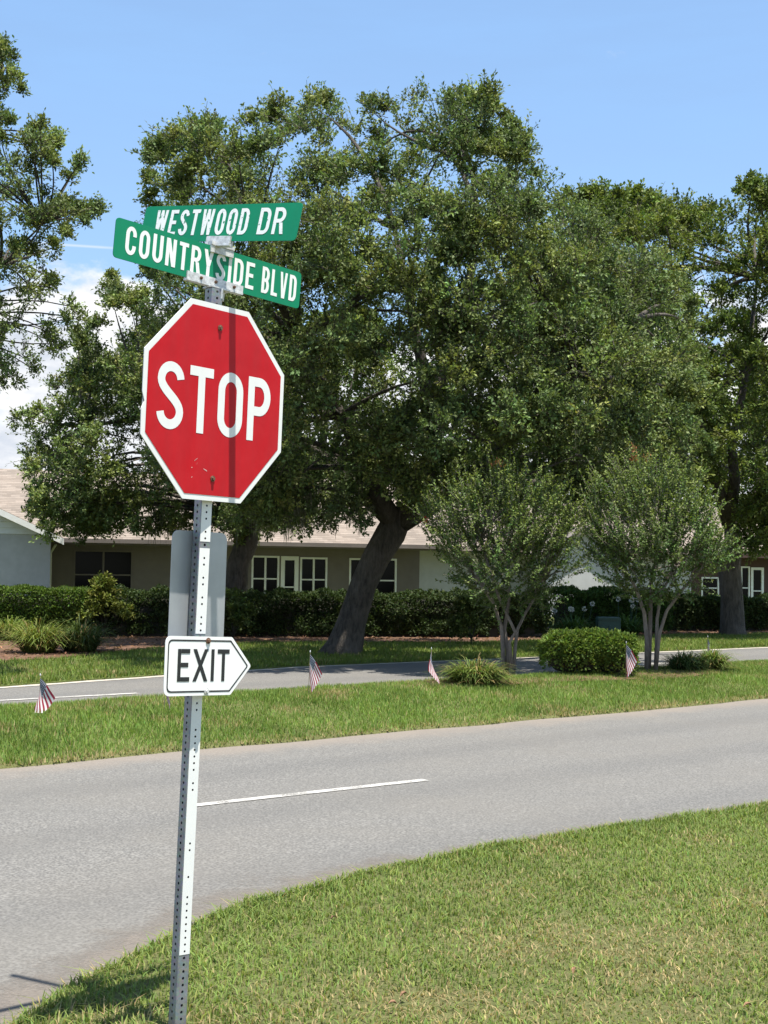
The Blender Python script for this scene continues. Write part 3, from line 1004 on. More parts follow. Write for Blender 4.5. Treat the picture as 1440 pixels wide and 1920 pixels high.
class House:
    def __init__(self, name, label, p0, yaw):
        self.p0 = np.array([p0[0], p0[1], 0.0])
        self.yaw = yaw
        self.root = empty(name, self.p0, yaw)
        tag(self.root, label, 'house')
        self.n = np.array([math.sin(yaw), -math.cos(yaw), 0])
        self.u = np.array([math.cos(yaw), math.sin(yaw), 0])

    def loc(self, px, py, off=0.0):
        """pixel -> local (x, z) on the plane standing off metres in front of the front wall"""
        h = plane_hit(px, py, self.p0 + self.n * off, self.n) - self.p0
        return float(h @ self.u), float(h[2])

    def wall(self, x0, x1, z0, z1, holes, y0=0.0, th=0.15, mat=None):
        """front wall with real openings: strips of wall between and around the holes"""
        m = MB()
        xs = sorted(holes)
        cur = x0
        for (a, b, c, d) in xs:
            m.box(cur, a, y0, y0 + th, z0, z1)
            if c > z0: m.box(a, b, y0, y0 + th, z0, c)
            if d < z1: m.box(a, b, y0, y0 + th, d, z1)
            cur = b
        m.box(cur, x1, y0, y0 + th, z0, z1)
        return m.build('wall', mat or M_WALL, self.root)

    def window(self, x0, x1, z0, z1, cols=2, bar=0.5, y0=0.0, fr=0.06, door=False, mat=None):
        mat = mat or M_TRIM
        f = MB()
        f.box(x0, x1, y0 - 0.02, y0 + 0.08, z1 - fr, z1)
        f.box(x0, x1, y0 - 0.02, y0 + 0.08, z0, z0 + fr)
        f.box(x0, x0 + fr, y0 - 0.018, y0 + 0.078, z0 + fr, z1 - fr)
        f.box(x1 - fr, x1, y0 - 0.018, y0 + 0.078, z0 + fr, z1 - fr)
        w_ = f.build('door' if door else 'window', mat, self.root)
        cw = (x1 - x0 - 2 * fr) / cols
        zb = z0 + fr + (z1 - z0 - 2 * fr) * bar
        for k in range(cols):
            a = x0 + fr + k * cw
            for (c, d) in ((z0 + fr, zb), (zb, z1 - fr)):
                MB().box(a + .004, a + cw - .004, y0 + 0.04, y0 + 0.05, c + .004, d - .004).build('pane', M_GLASS, w_)
            MB().box(a + 0.003, a + cw - 0.003, y0 - 0.005, y0 + 0.06, zb - 0.022, zb + 0.022).build('glazing_bar', mat, w_)
            if k:
                MB().box(a - 0.03, a + 0.03, y0 - 0.014, y0 + 0.07, z0 + fr + .001, z1 - fr - .001).build('mullion', mat, w_)
        return w_


# main house, long front under deep eaves
P_l = at(88, 1100, 43.0); P_r = at(786, 1100, 46.5)
yaw = math.atan2(P_r[1] - P_l[1], P_r[0] - P_l[0])
H1 = House('tan_roofed_house', 'long low house with tan shingle roof and dark windows behind the leaning oak', P_l, yaw)
LEN = float(np.linalg.norm((P_r - P_l)[:2]))
EZ = 2.62


def win(h, pxa, pxb, pya, z0, **kw):
    xa, za = h.loc(pxa, pya); xb, zb = h.loc(pxb, pya)
    z1 = (za + zb) / 2
    return (xa, xb, z0, z1)


W1 = win(H1, 138, 250, 1031, 0.65)
W2 = win(H1, 444, 464, 1042, 0.5)
W3 = win(H1, 472, 524, 1042, 0.62)
D1 = win(H1, 527, 560, 1043, 0.10)
W4 = win(H1, 563, 614, 1045, 0.62)
W5 = win(H1, 655, 744, 1047, 0.62)
holes = [W1, W2, W3, D1, W4, W5]
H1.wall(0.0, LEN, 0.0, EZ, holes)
H1.window(*W1, cols=2, mat=M_WALL); H1.window(*W2, cols=1); H1.window(*W3, cols=2)
d_ = H1.window(*D1, cols=1, door=True, fr=0.13)
MB().box(D1[0] + 0.03, D1[0] + 0.07, -0.07, -0.02, 0.98, 1.1).build('handle', M_CAST, d_)
H1.window(*W4, cols=2); H1.window(*W5, cols=2)
bw = MB().box(LEN - 0.15, LEN, 0.151, 9.0, 0, EZ).box(0, 0.15, 0.151, 9.0, 0, EZ).box(0.151, LEN - 0.151, 8.85, 9.0, 0, EZ)
bw.build('wall', M_WALL, H1.root)
# roof: main gable along the front
OV = 0.75
RZ = 4.95
rf = MB()
xa, xb = -14.0, LEN + 0.5
rf.add([(xa, -OV, EZ - 0.08), (xb, -OV, EZ - 0.08), (xb, 4.5, RZ), (xa, 4.5, RZ), (xa, 9.6, EZ - 0.08), (xb, 9.6, EZ - 0.08),
        (xa, -OV, EZ - 0.22), (xb, -OV, EZ - 0.22), (xb, 4.5, RZ - 0.16), (xa, 4.5, RZ - 0.16), (xa, 9.6, EZ - 0.22), (xb, 9.6, EZ - 0.22)],
       [(0, 1, 2, 3), (3, 2, 5, 4), (6, 9, 8, 7), (9, 10, 11, 8), (1, 7, 8, 2), (2, 8, 11, 5), (0, 3, 9, 6), (3, 4, 10, 9), (4, 5, 11, 10)])
roof1 = rf.build('roof', M_ROOF, H1.root)
MB().box(xa, xb, -OV - 0.03, -OV, EZ - 0.26, EZ - 0.07).build('fascia', M_WALL, roof1)
MB().box(xa, xb, -OV - 0.13, -OV - 0.032, EZ - 0.20, EZ - 0.09).build('gutter', M_WALL, roof1)
MB().box(0.0, LEN, -OV, -0.003, EZ - 0.255, EZ - 0.235).build('soffit', M_WALL, roof1)
# end gable on the right
MB().add([(LEN - .02, 0, EZ), (LEN - .02, 9, EZ), (LEN - .02, 4.5, RZ - 0.2), (LEN - .17, 0, EZ), (LEN - .17, 9, EZ), (LEN - .17, 4.5, RZ - 0.2)],
         [(0, 1, 2), (5, 4, 3), (0, 2, 5, 3), (1, 4, 5, 2)]).build('gable', M_WALL, H1.root)
MB().tube([(0.09, -0.06, 0.0), (0.09, -0.06, 2.1), (0.2, -0.62, 2.35)], [0.04, 0.04, 0.04], 6).build('downspout', M_TRIM, H1.root)
# front wing with a gable at the left
wx1, wy = -0.03, -2.0
wx0 = -7.2
wing = MB().box(wx0, wx1, wy, wy + 0.15, 0, 2.62).box(wx1 - 0.15, wx1, wy + 0.151, 0.0, 0, 2.62)
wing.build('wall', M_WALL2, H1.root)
apx, apz = (wx0 + wx1) / 2, 2.62 + 1.62
# lap siding in the gable, board by board
nb = 9
for k in range(nb):
    z0, z1 = 2.62 + (apz - 2.62) * k / nb, 2.62 + (apz - 2.62) * (k + 1) / nb
    t0, t1 = k / nb, min(0.985, (k + 1) / nb)
    MB().add([(wx0 + (apx - wx0) * t0, wy - 0.03, z0 + .003), (wx1 + (apx - wx1) * t0, wy - 0.03, z0 + .003), (wx1 + (apx - wx1) * t1, wy + 0.0, z1), (wx0 + (apx - wx0) * t1, wy + 0.0, z1),
              (wx0 + (apx - wx0) * t0, wy + 0.1, z0 + .003), (wx1 + (apx - wx1) * t0, wy + 0.1, z0 + .003), (wx1 + (apx - wx1) * t1, wy + 0.1, z1), (wx0 + (apx - wx0) * t1, wy + 0.1, z1)],
             [(0, 1, 2, 3), (7, 6, 5, 4), (0, 4, 5, 1), (1, 5, 6, 2), (2, 6, 7, 3), (3, 7, 4, 0)]).build('siding_board', M_TRIM, H1.root)
ov = 0.35
sl = (apz - 2.62) / (apx - wx0)
wr = MB()
xl, xr = wx0 - ov, wx1 + ov
zl = 2.62 - ov * sl + 0.06
wr.add([(xl, wy - 0.4, zl), (apx, wy - 0.4, apz + 0.06), (xr, wy - 0.4, zl), (xl, 4.4, zl), (apx, 4.4, apz + 0.06), (xr, 4.4, zl),
        (xl, wy - 0.4, zl - .14), (apx, wy - 0.4, apz - .08), (xr, wy - 0.4, zl - .14), (xl, 4.4, zl - .14), (apx, 4.4, apz - .08), (xr, 4.4, zl - .14)],
       [(0, 1, 4, 3), (1, 2, 5, 4), (6, 9, 10, 7), (7, 10, 11, 8), (0, 3, 9, 6), (2, 8, 11, 5), (0, 6, 7, 1), (1, 7, 8, 2)])
wroof = wr.build('roof', M_ROOF, H1.root)
for (x0_, z0_, x1_, z1_) in ((xl, zl, apx, apz + .06), (apx, apz + .06, xr, zl)):
    MB().add([(x0_, wy - .44, z0_ - .02), (x1_, wy - .44, z1_ - .02), (x1_, wy - .44, z1_ - .2), (x0_, wy - .44, z0_ - .2),
              (x0_, wy - .403, z0_ - .02), (x1_, wy - .403, z1_ - .02), (x1_, wy - .403, z1_ - .2), (x0_, wy - .403, z0_ - .2)],
             [(3, 2, 1, 0), (4, 5, 6, 7), (0, 1, 5, 4), (2, 3, 7, 6)]).build('rake_board', M_TRIM, wroof)

# pale house behind the crape myrtles
Q_l = at(780, 1100, 53.0); Q_r = at(1480, 1100, 56.0)
yaw2 = math.atan2(Q_r[1] - Q_l[1], Q_r[0] - Q_l[0])
H2 = House('pale_house', 'pale house with tan and grey roof half hidden behind the crape myrtles', Q_l, yaw2)
L2 = float(np.linalg.norm((Q_r - Q_l)[:2]))
w6 = win(H2, 1315, 1348, 1082, 0.7); w7 = win(H2, 1389, 1406, 1062, 0.3); w8 = win(H2, 1408, 1432, 1064, 0.1)
bx2 = H2.loc(1296, 1090)[0]
H2.wall(0, bx2, 0, 2.7, [], mat=M_WALL2)
H2.wall(bx2 + 0.002, L2, 0, 2.7, [w6, w7, w8], mat=M_REDTRIM_SHADE)  # right section made darker: shade of the trees put into its colour
H2.window(*w6, cols=1); H2.window(*w7, cols=1); H2.window(*w8, cols=1, door=True, fr=0.1)
MB().box(0, 0.15, 0.151, 8, 0, 2.7).build('wall', M_WALL2, H2.root)
MB().box(L2 - 0.15, L2, 0.151, 8, 0, 2.7).build('wall', M_WALL2, H2.root)
gx0, gx1 = H2.loc(985, 1090)[0], H2.loc(1150, 1090)[0]
r2 = MB()
r2.add([(-.5, -.9, 2.62), (L2 + .5, -.9, 2.62), (L2 + .5, 4, 4.6), (-.5, 4, 4.6), (-.5, 9, 2.62), (L2 + .5, 9, 2.62),
        (-.5, -.9, 2.45), (L2 + .5, -.9, 2.45), (L2 + .5, 4, 4.4), (-.5, 4, 4.4)],
       [(0, 1, 2, 3), (3, 2, 5, 4), (0, 6, 7, 1), (6, 9, 8, 7), (1, 7, 8, 2), (0, 3, 9, 6)])
roof2 = r2.build('roof', M_ROOF, H2.root)
MB().box(w7[0] - 0.5, L2, -0.94, -0.905, 2.36, 2.6).build('fascia', M_REDTRIM_SHADE, roof2)
gm_ = (gx0 + gx1) / 2
MB().add([(gx0, -2.0, 0), (gx1, -2.0, 0), (gx1, -2.0, 2.4), (gm_, -2.0, 3.3), (gx0, -2.0, 2.4), (gx0, -0.01, 0), (gx1, -0.01, 0), (gx1, -0.01, 2.4), (gm_, -0.01, 3.3), (gx0, -0.01, 2.4)],
         [(0, 1, 2, 3, 4), (0, 4, 9, 5), (1, 6, 7, 2)]).build('wall', M_WALL2, H2.root)
MB().add([(gx0 - .3, -2.3, 2.33), (gm_, -2.3, 3.46), (gx1 + .3, -2.3, 2.33), (gx0 - .3, 2, 2.33), (gm_, 2, 3.46), (gx1 + .3, 2, 2.33),
          (gx0 - .3, -2.3, 2.2), (gm_, -2.3, 3.33), (gx1 + .3, -2.3, 2.2)],
         [(0, 1, 4, 3), (1, 2, 5, 4), (0, 6, 7, 1), (1, 7, 8, 2)]).build('roof', M_ROOF2, H2.root)


# ------------------------------------------------------------------ hedges and shrubs
def rounded_box_leaves(A, B, wdt, h, n, ln, wd, base, z0=0.0, lump=0.12, seed=0, amt=0.2, ground_gap=0.12):
    """leaves on and just under the surface of a clipped hedge running from A to B"""
    A, B = np.array(A[:2], float), np.array(B[:2], float)
    L = np.linalg.norm(B - A)
    u = (B - A) / L
    v = np.array([-u[1], u[0]])
    a = rng.uniform(0, L, n)
    face = rng.random(n)
    ft = wdt / (wdt + 2 * h)
    top = face < ft
    ff = (~top) & (face < ft + (1 - ft) * 0.75)
    s = np.where(top, rng.uniform(-wdt / 2, wdt / 2, n), np.where(ff, -wdt / 2, wdt / 2))
    z = np.where(top, h, rng.uniform(ground_gap, h, n))
    e = 0.16
    over = np.maximum(0, z - (h - e)); 
    s = np.where(~top, np.sign(s) * (np.abs(s) - over * over / e * 0.5), s)
    z = np.where(top, z - np.maximum(0, np.abs(s) - (wdt / 2 - e)) ** 2 / e * 0.5, z)
    lum = (vnoise(a + seed * 7, z * 1.0 + s, 0.45, 11 + seed) - 0.5) * 2 * lump + (vnoise(a * 3 + seed, z * 3 + s, 0.5, 12 + seed) - 0.5) * lump
    dep = -np.abs(rng.normal(0, 0.05, n)) + lum
    s = np.where(top, s, s + np.sign(s) * dep)
    z = np.where(top, z + dep, z)
    en = rng.random(n) < 0.05
    a = np.where(en, np.where(rng.random(n) < 0.5, 0.0, L) + rng.normal(0, 0.05, n), a)
    s = np.where(en, rng.uniform(-wdt / 2, wdt / 2, n), s)
    z = np.where(en, rng.uniform(ground_gap, h, n), z)
    P = np.stack([A[0] + u[0] * a + v[0] * s, A[1] + u[1] * a + v[1] * s, z0 + z], -1)
    nout = np.where(top[:, None], np.array([0, 0, 1.0]), np.sign(s)[:, None] * np.array([v[0], v[1], 0.25]))
    D = norm(rng.normal(0, 0.7, (n, 3)) + nout * 0.6 + np.array([0, 0, 0.3]))
    N = norm(rng.normal(0, 0.5, (n, 3)) + nout * 0.6 + np.array([0, 0, 0.6]))
    K = vary(base, n, amt, 0.1)
    return P, D, N, K, ln * rng.uniform(0.7, 1.3, n), wd * rng.uniform(0.7, 1.3, n)


def core_box(A, B, wdt, h, mat, parent, base, z0=0.0):
    A, B = np.array(A[:2], float), np.array(B[:2], float)
    u = (B - A) / np.linalg.norm(B - A)
    v = np.array([-u[1], u[0]])
    A2, B2 = A + u * 0.3, B - u * 0.3
    vs, fs = [], []
    n = 12
    for i in range(n + 1):
        c = A2 + (B2 - A2) * i / n
        for s, z in ((-.5, 0.05), (-.5, .7), (-.3, 1.0), (.3, 1.0), (.5, .7), (.5, 0.05)):
            k = 1 + (random.random() - 0.5) * 0.1
            vs.append((c[0] + v[0] * s * (wdt - 0.26) * k - base[0], c[1] + v[1] * s * (wdt - 0.26) * k - base[1], z0 + z * (h - 0.14) * k - base[2]))
    for i in range(n):
        for k in range(5):
            fs.append((i * 6 + k, i * 6 + k + 1, (i + 1) * 6 + k + 1, (i + 1) * 6 + k))
    fs.append(tuple(range(6))); fs.append(tuple(n * 6 + k for k in range(5, -1, -1)))
    return MB().add(vs, fs).build('branches', mat, parent)


M_TWIG = plain('hedge_twigs', (0.022, 0.02, 0.012), 0.9)


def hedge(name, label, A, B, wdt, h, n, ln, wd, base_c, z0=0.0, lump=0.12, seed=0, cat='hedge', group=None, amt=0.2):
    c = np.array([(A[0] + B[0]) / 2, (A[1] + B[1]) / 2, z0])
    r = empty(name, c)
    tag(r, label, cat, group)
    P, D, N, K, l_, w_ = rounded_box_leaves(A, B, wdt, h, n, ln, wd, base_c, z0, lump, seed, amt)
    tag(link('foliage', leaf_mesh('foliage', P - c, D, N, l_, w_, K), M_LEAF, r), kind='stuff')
    core_box(A, B, wdt, h, M_TWIG, r, c, z0)
    return r


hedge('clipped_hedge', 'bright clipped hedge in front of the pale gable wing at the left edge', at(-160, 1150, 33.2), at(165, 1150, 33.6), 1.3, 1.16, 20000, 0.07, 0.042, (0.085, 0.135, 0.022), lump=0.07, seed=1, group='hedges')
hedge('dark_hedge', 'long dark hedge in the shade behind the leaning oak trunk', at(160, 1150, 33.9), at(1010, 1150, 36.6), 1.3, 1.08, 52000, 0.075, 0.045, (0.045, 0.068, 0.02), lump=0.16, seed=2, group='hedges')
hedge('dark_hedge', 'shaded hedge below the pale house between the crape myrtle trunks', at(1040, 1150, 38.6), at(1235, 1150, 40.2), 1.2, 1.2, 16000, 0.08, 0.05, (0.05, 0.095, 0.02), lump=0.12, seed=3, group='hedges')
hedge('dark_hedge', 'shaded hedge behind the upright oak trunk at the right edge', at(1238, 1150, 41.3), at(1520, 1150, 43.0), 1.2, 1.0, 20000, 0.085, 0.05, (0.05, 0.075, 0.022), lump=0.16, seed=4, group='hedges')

# yellow-tipped shrub breaking the top of the hedge at the left
def ball_shrub(name, label, c, rx, rz, n, ln, wd, colr, cat='shrub', group=None, palette=None, stem=True, up=0.3):
    c = np.array(c, float)
    r = empty(name, c)
    tag(r, label, cat, group)
    nc = max(6, n // 260)
    d = rand_dirs(nc); d[:, 2] = np.abs(d[:, 2])
    cl_ = d * np.array([rx, rx, rz]) * rng.uniform(0.35, 0.8, (nc, 1)) + np.array([0, 0, rz * 0.35])
    data = crown_leaves(cl_, np.full(nc, rx * 0.42), 14, 18, ln, wd, colr, 0, up=up, palette=palette, center=np.array([0, 0, rz * 0.2]))
    C, D, N, K, l_, w_, T = data
    keep = C[:, 2] > 0.02
    tag(link('foliage', leaf_mesh('foliage', C[keep], D[keep], N[keep], l_[keep], w_[keep], K[keep]), M_LEAF, r), kind='stuff')
    m = MB()
    for k in cl_[::2]:
        m.tube(bez(np.array([0, 0, -0.03]), np.array([0, 0, rz * 0.3]), k, 5), np.linspace(0.016, 0.006, 5), 5)
    m.build('stems', M_TWIG, r)
    return r


g = G(196, 1205); g = at(196, 1150, 33.2); g[2] = 0.04
ball_shrub('golden_shrub', 'yellow-green shrub rising above the hedge below the left window', g, 0.62, 1.25, 5200, 0.08, 0.045, (0.15, 0.17, 0.035))
for px, lab in ((438, 'shaded shrub in front of the hedge right of the grey sign back'), (884, 'leafy dark shrub in front of the hedge left of the first crape myrtle')):
    g = at(px, 1150, 32.4); g[2] = 0.04
    ball_shrub('leafy_shrub', lab, g, 0.6, 0.95, 4200, 0.085, 0.05, (0.07, 0.095, 0.025), group='shrubs along the hedge')

# clipped box shrub on the median
sb_l, sb_r = GH(1020, 1279), GH(1192, 1262)
mid = (sb_l + sb_r) / 2
PX = F / mid[1]
sh_w = np.linalg.norm((sb_r - sb_l)[:2])
zb = float(ground_h(mid[0], mid[1])) - 0.02
# three overlapping rounded lobes make the clipped shrub
c0 = np.array([mid[0], mid[1] + 0.3, zb])
sh = empty('clipped_shrub', c0)
tag(sh, 'rounded green clipped shrub between the two crape myrtles on the median', 'shrub')
P_, D_, N_, K_, l_, w_ = [], [], [], [], [], []
hh = 92 / PX
for k, (fx, fr_, fh) in enumerate(((-0.30, 0.40, 1.0), (0.02, 0.42, 1.03), (0.30, 0.38, 0.97), (-0.15, 0.36, 0.98), (0.17, 0.36, 0.98))):
    n = 4200
    d = rand_dirs(n); d[:, 2] = np.abs(d[:, 2]) * np.where(rng.random(n) < 0.2, -0.3, 1.0)
    sup = (np.abs(d) ** 3.2).sum(1, keepdims=True) ** (-1 / 3.2)
    rr = sup * (1 + (vnoise(d[:, 0] * 4 + k * 9, d[:, 2] * 4 + d[:, 1] * 3, 0.6, 30 + k)[:, None] - 0.5) * 0.35) * (1 - np.abs(rng.normal(0, 0.05, (n, 1))))
    ctr = np.array([fx * sh_w * 0.5, rng.uniform(-0.08, 0.08), hh * 0.44])
    p = ctr + d * rr * np.array([fr_ * sh_w * 0.33, 0.30, hh * 0.45 * fh])
    P_.append(p); D_.append(norm(d * 0.8 + rng.normal(0, 0.6, (n, 3)) + np.array([0, 0, .3]))); N_.append(norm(d * 0.6 + rng.normal(0, 0.45, (n, 3)) + np.array([0, 0, .6])))
    K_.append(vary((0.125, 0.18, 0.034), n, 0.22, 0.1)); l_.append(0.055 * rng.uniform(.7, 1.3, n)); w_.append(0.03 * rng.uniform(.7, 1.3, n))
P_, D_, N_, K_, l_, w_ = map(np.concatenate, (P_, D_, N_, K_, l_, w_))
k_ = P_[:, 2] > 0.03
tag(link('foliage', leaf_mesh('foliage', P_[k_], D_[k_], N_[k_], l_[k_], w_[k_], K_[k_]), M_LEAF, sh), kind='stuff')
core = MB()
for fx in (-0.28, 0.0, 0.27):
    vs, fs = [], []
    for i in range(7):
        ph = math.pi * i / 6
        for j in range(10):
            th = 2 * math.pi * j / 10
            vs.append((fx * sh_w * 0.5 + 0.12 * sh_w * math.sin(ph) * math.cos(th), 0.24 * math.sin(ph) * math.sin(th), hh * 0.42 + hh * 0.34 * math.cos(ph)))
    for i in range(6):
        for j in range(10):
            fs.append((i * 10 + j, (i + 1) * 10 + j, (i + 1) * 10 + (j + 1) % 10, i * 10 + (j + 1) % 10))
    core.add(vs, fs)
core.tube([(0, 0, -0.05), (0, 0, 0.2)], [0.04, 0.04], 6)
core.build('branches', M_TWIG, sh)


# strap-leaved clumps
def strap_clump(name, label, c, rx, ry, h, n, colr, wid=0.016, cat='plant', group=None, dry=0.15):
    c = np.array(c, float)
    r = empty(name, c)
    tag(r, label, cat, group)
    a = rng.uniform(0, 2 * math.pi, n)
    rr = np.sqrt(rng.random(n))
    bx, by = rx * 0.5 * rr * np.cos(a), ry * 0.5 * rr * np.sin(a)
    az = a + rng.normal(0, 0.7, n)
    H = h * rng.uniform(0.35, 1.05, n) * (1.05 - 0.35 * rr)
    reach = h * rng.uniform(0.25, 1.15, n) * (0.6 + 0.6 * rr)
    seg = 5
    V = np.empty((n, seg + 1, 2, 3))
    K = np.empty((n, seg + 1, 2, 3))
    cc = vary(colr, n, 0.22, 0.1)
    isdry = rng.random(n) < dry
    cc[isdry] = vary((0.26, 0.19, 0.075), isdry.sum(), 0.2, 0.05)
    fall = rng.uniform(0.3, 1.1, n)
    for j in range(seg + 1):
        t = j / seg
        rad = reach * t ** 1.3
        z = H * 1.25 * (1.9 * t - 1.0 * t * t * (0.85 + 0.75 * fall)) 
        z = np.maximum(z, 0.015)
        p = np.stack([bx + rad * np.cos(az), by + rad * np.sin(az), z], -1)
        wv = np.stack([-np.sin(az), np.cos(az), 0 * az], -1) * wid * (1 - 0.85 * t ** 2)
        V[:, j, 0] = p - wv / 2; V[:, j, 1] = p + wv / 2
        K[:, j, :] = (cc * (0.85 + 0.2 * t))[:, None]
    i = np.arange(n)[:, None] * (seg + 1) * 2
    f = np.concatenate([i + np.array([[2 * j, 2 * j + 1, 2 * j + 3, 2 * j + 2]]) for j in range(seg)])
    tag(link('foliage', np_mesh('foliage', V.reshape(-1, 3), f, K.reshape(-1, 3)), M_LEAF, r), kind='stuff')
    return r


def on_median(px, py, dz=-0.01):
    p = GH(px, py)
    p[2] = float(ground_h(p[0], p[1])) + dz
    return p


c = on_median(890, 1284); PXm = F / c[1]
strap_clump('strap_leaf_clump', 'arching strap-leaved clump with dry tips at the foot of the first crape myrtle', c, 0.55, 0.4, 0.42, 1500, (0.12, 0.165, 0.035), dry=0.22, group='strap-leaved clumps on the median')
c = on_median(1283, 1258)
strap_clump('strap_leaf_clump', 'dark strap-leaved clump just right of the second crape myrtle', c, 0.36, 0.34, 0.38, 900, (0.055, 0.095, 0.025), dry=0.06, group='strap-leaved clumps on the median')
c = on_median(1336, 1257)
strap_clump('strap_leaf_clump', 'paler strap-leaved clump with brown base farthest right on the median', c, 0.30, 0.3, 0.44, 700, (0.13, 0.18, 0.04), dry=0.2, group='strap-leaved clumps on the median')
for px, py, h, lab, dr in ((72, 1224, 0.75, 'yellow-green strap-leaved clump in the mulch at the left', 0.12), (18, 1200, 0.6, 'strap-leaved clump against the clipped hedge at the left edge', 0.1), (150, 1222, 0.75, 'darker strap-leaved clump in the mulch beside the yellow-green one', 0.08)):
    c = G(px, py, 0.04)
    strap_clump('strap_leaf_clump', lab, c, 0.62, 0.5, h, 620, (0.15, 0.19, 0.04) if px < 140 else (0.07, 0.10, 0.025), wid=0.022, dry=dr, group='strap-leaved clumps in the mulch bed')

# white agapanthus-like flowers beside the utility box
for px, py, hgt, lab in ((1075, 1188, 0.85, 'white-flowered leafy plant left of the green utility box'), (1172, 1182, 0.9, 'white-flowered leafy plant right of the green utility box')):
    c = at(px, py, 37.2 if px < 1100 else 38.0); c[2] = 0.04
    pl = strap_clump('flowering_plant', lab, c, 0.7, 0.4, 0.62, 520, (0.075, 0.135, 0.03), wid=0.03, dry=0.02, group='white flowering plants by the utility box')
    for k in range(5):
        m = MB()
        x = rng.uniform(-0.6, 0.6); zt = hgt + rng.uniform(-0.2, 0.12)
        m.tube([(x * 0.7, 0, 0), (x, -0.1, zt)], [0.008, 0.006], 4)
        m.build('flower_stalk', M_BOX, pl)
        P = rand_dirs(50) * 0.07 + np.array([x, -0.1, zt])
        ov_ = P - np.array([x, -0.1, zt])
        link('flower_head', leaf_mesh('flower_head', P * 0 + np.array([x, -0.1, zt]) + ov_ * 0.5, norm(ov_), rand_dirs(50), 0.045, 0.022, vary((0.6, 0.6, 0.62), 50, 0.08, 0.02)), M_LEAF, pl)
c = at(1140, 1195, 37.4); c[2] = 0.04
bxr = empty('utility_box', c)
tag(bxr, 'small dark green utility box among the white flowering plants', 'utility box')
MB().plate([(-0.30, 0), (0.30, 0), (0.30, 0.40), (0.27, 0.43), (-0.27, 0.43), (-0.30, 0.40)], -0.25, 0.25).build('cabinet', M_BOX, bxr)
MB().plate([(-0.31, 0.432), (0.31, 0.432), (0.28, 0.50), (-0.28, 0.50)], -0.28, 0.28).build('lid', M_BOX, bxr)
MB().box(-0.03, 0.03, -0.275, -0.25, 0.2, 0.28).build('latch', M_BOX, bxr)


# ------------------------------------------------------------------ crape myrtles on the median
def myrtle(label, base_px, poly, stems, seed, nclump, k=0.88):
    pc_ = np.array(poly, float); cen_ = pc_.mean(0) + np.array([0, 12.0])
    poly = [tuple(q) for q in cen_ + (pc_ - cen_) * np.array([k, k + 0.02])]
    b = on_median(*base_px, dz=-0.03)
    Y = b[1]
    r = empty('crape_myrtle_tree', b)
    tag(r, label, 'tree', 'crape myrtles on the median')
    tips = []
    for sx, pts in enumerate(stems):
        P = [at(px, py, Y + dy) for px, py, dy in pts]
        P[0][2] = b[2] - 0.02
        w0 = 0.042 if sx < 2 else 0.033
        rr = np.linspace(w0, 0.02, len(P))
        MB().tube(rel(P, b), rr, 8, wob=0.08).build('trunk', M_BARK2, r, smooth=True)
        tips.append(P[-1])
    pc = np.array(poly, float)
    cl, rd = fill_clumps(poly, Y, 0.85, nclump, 0.16, 0.30, 140.0, 0.6)
    tips = np.array(tips)
    fork_c = tips.mean(0)
    lm = MB()
    C, D, N, K, T = [], [], [], [], []
    for c_, r_ in zip(cl, rd):
        k = np.argmin(np.linalg.norm(tips - c_, axis=1))
        a = tips[k]
        if rng.random() < 0.55:
            P = bez(a, (a + c_) / 2 + np.array([0, 0, 0.12]) + rng.normal(0, 0.05, 3), c_, 5)
            lm.tube(rel(P, b), np.linspace(0.016, 0.005, 5), 4)
        out = norm((c_ - fork_c)[None])[0]
        # upright leafy shoots
        ns = 5
        d = norm(rng.normal(0, 0.33, (ns, 3)) + out * 0.75 + np.array([0, 0, 0.75]))
        st = c_ + rng.normal(0, r_ * 0.5, (ns, 3))
        tl = rng.uniform(0.22, 0.50, (ns, 1)) * (1 + 0.5 * (c_[2] - b[2] > 2.3) * (rng.random((ns, 1)) < 0.4))
        T.append(np.concatenate([st, st + d * tl], 1))
        m = 26
        u = np.linspace(0.0, 1.0, m)[None, :, None] * np.ones((ns, 1, 1))
        pos = st[:, None] + d[:, None] * tl[:, None] * u
        side = rand_dirs(ns * m).reshape(ns, m, 3)
        ax = norm(side + d[:, None] * 0.5)
        nr = norm(rng.normal(0, 0.45, (ns, m, 3)) + d[:, None] * 0.4 + np.array([0, 0, 0.7]))
        kk = vary((0.112, 0.165, 0.048), ns, 0.2, 0.08)[:, None] * np.ones((1, m, 1)) * np.exp(rng.normal(0, 0.2, (ns, m, 1)))
        tipc = np.array([0.20, 0.24, 0.05])
        hi = sstep(0.55, 1.0, u) * (0.7 * (c_[2] - b[2] > 2.0))
        kk = kk * (1 - hi) + tipc * hi
        C.append(pos.reshape(-1, 3)); D.append(ax.reshape(-1, 3)); N.append(nr.reshape(-1, 3)); K.append(kk.reshape(-1, 3))
    lm.build('branches', M_BARK2, r, smooth=True)
    C, D, N, K, T = map(np.concatenate, (C, D, N, K, T))
    n = len(C)
    o = link('crown', leaf_mesh('crown', C - b, D, N, 0.052 * rng.uniform(.7, 1.25, n), 0.03 * rng.uniform(.7, 1.2, n), K), M_LEAF, r)
    tag(o, kind='stuff')
    tag(link('twigs', twig_mesh('twigs', T - np.tile(b, 2), 0.004, 0.002), M_BARK2, r), kind='stuff')
    # a few bronze and red new shoots
    top = T[np.argsort(-T[:, 5])][:90]
    sel = top[rng.permutation(len(top))[:3]]
    for s in sel:
        P = s[3:] + rng.normal(0, 0.035, (26, 3))
        link('new_shoot', leaf_mesh('new_shoot', P - b, norm(rng.normal(0, .5, (26, 3)) + np.array([0, 0, 1])), rand_dirs(26), 0.045, 0.022, vary((0.24, 0.10, 0.04), 26, .2, .1)), M_LEAF, r)['kind'] = 'stuff'
    return r, T


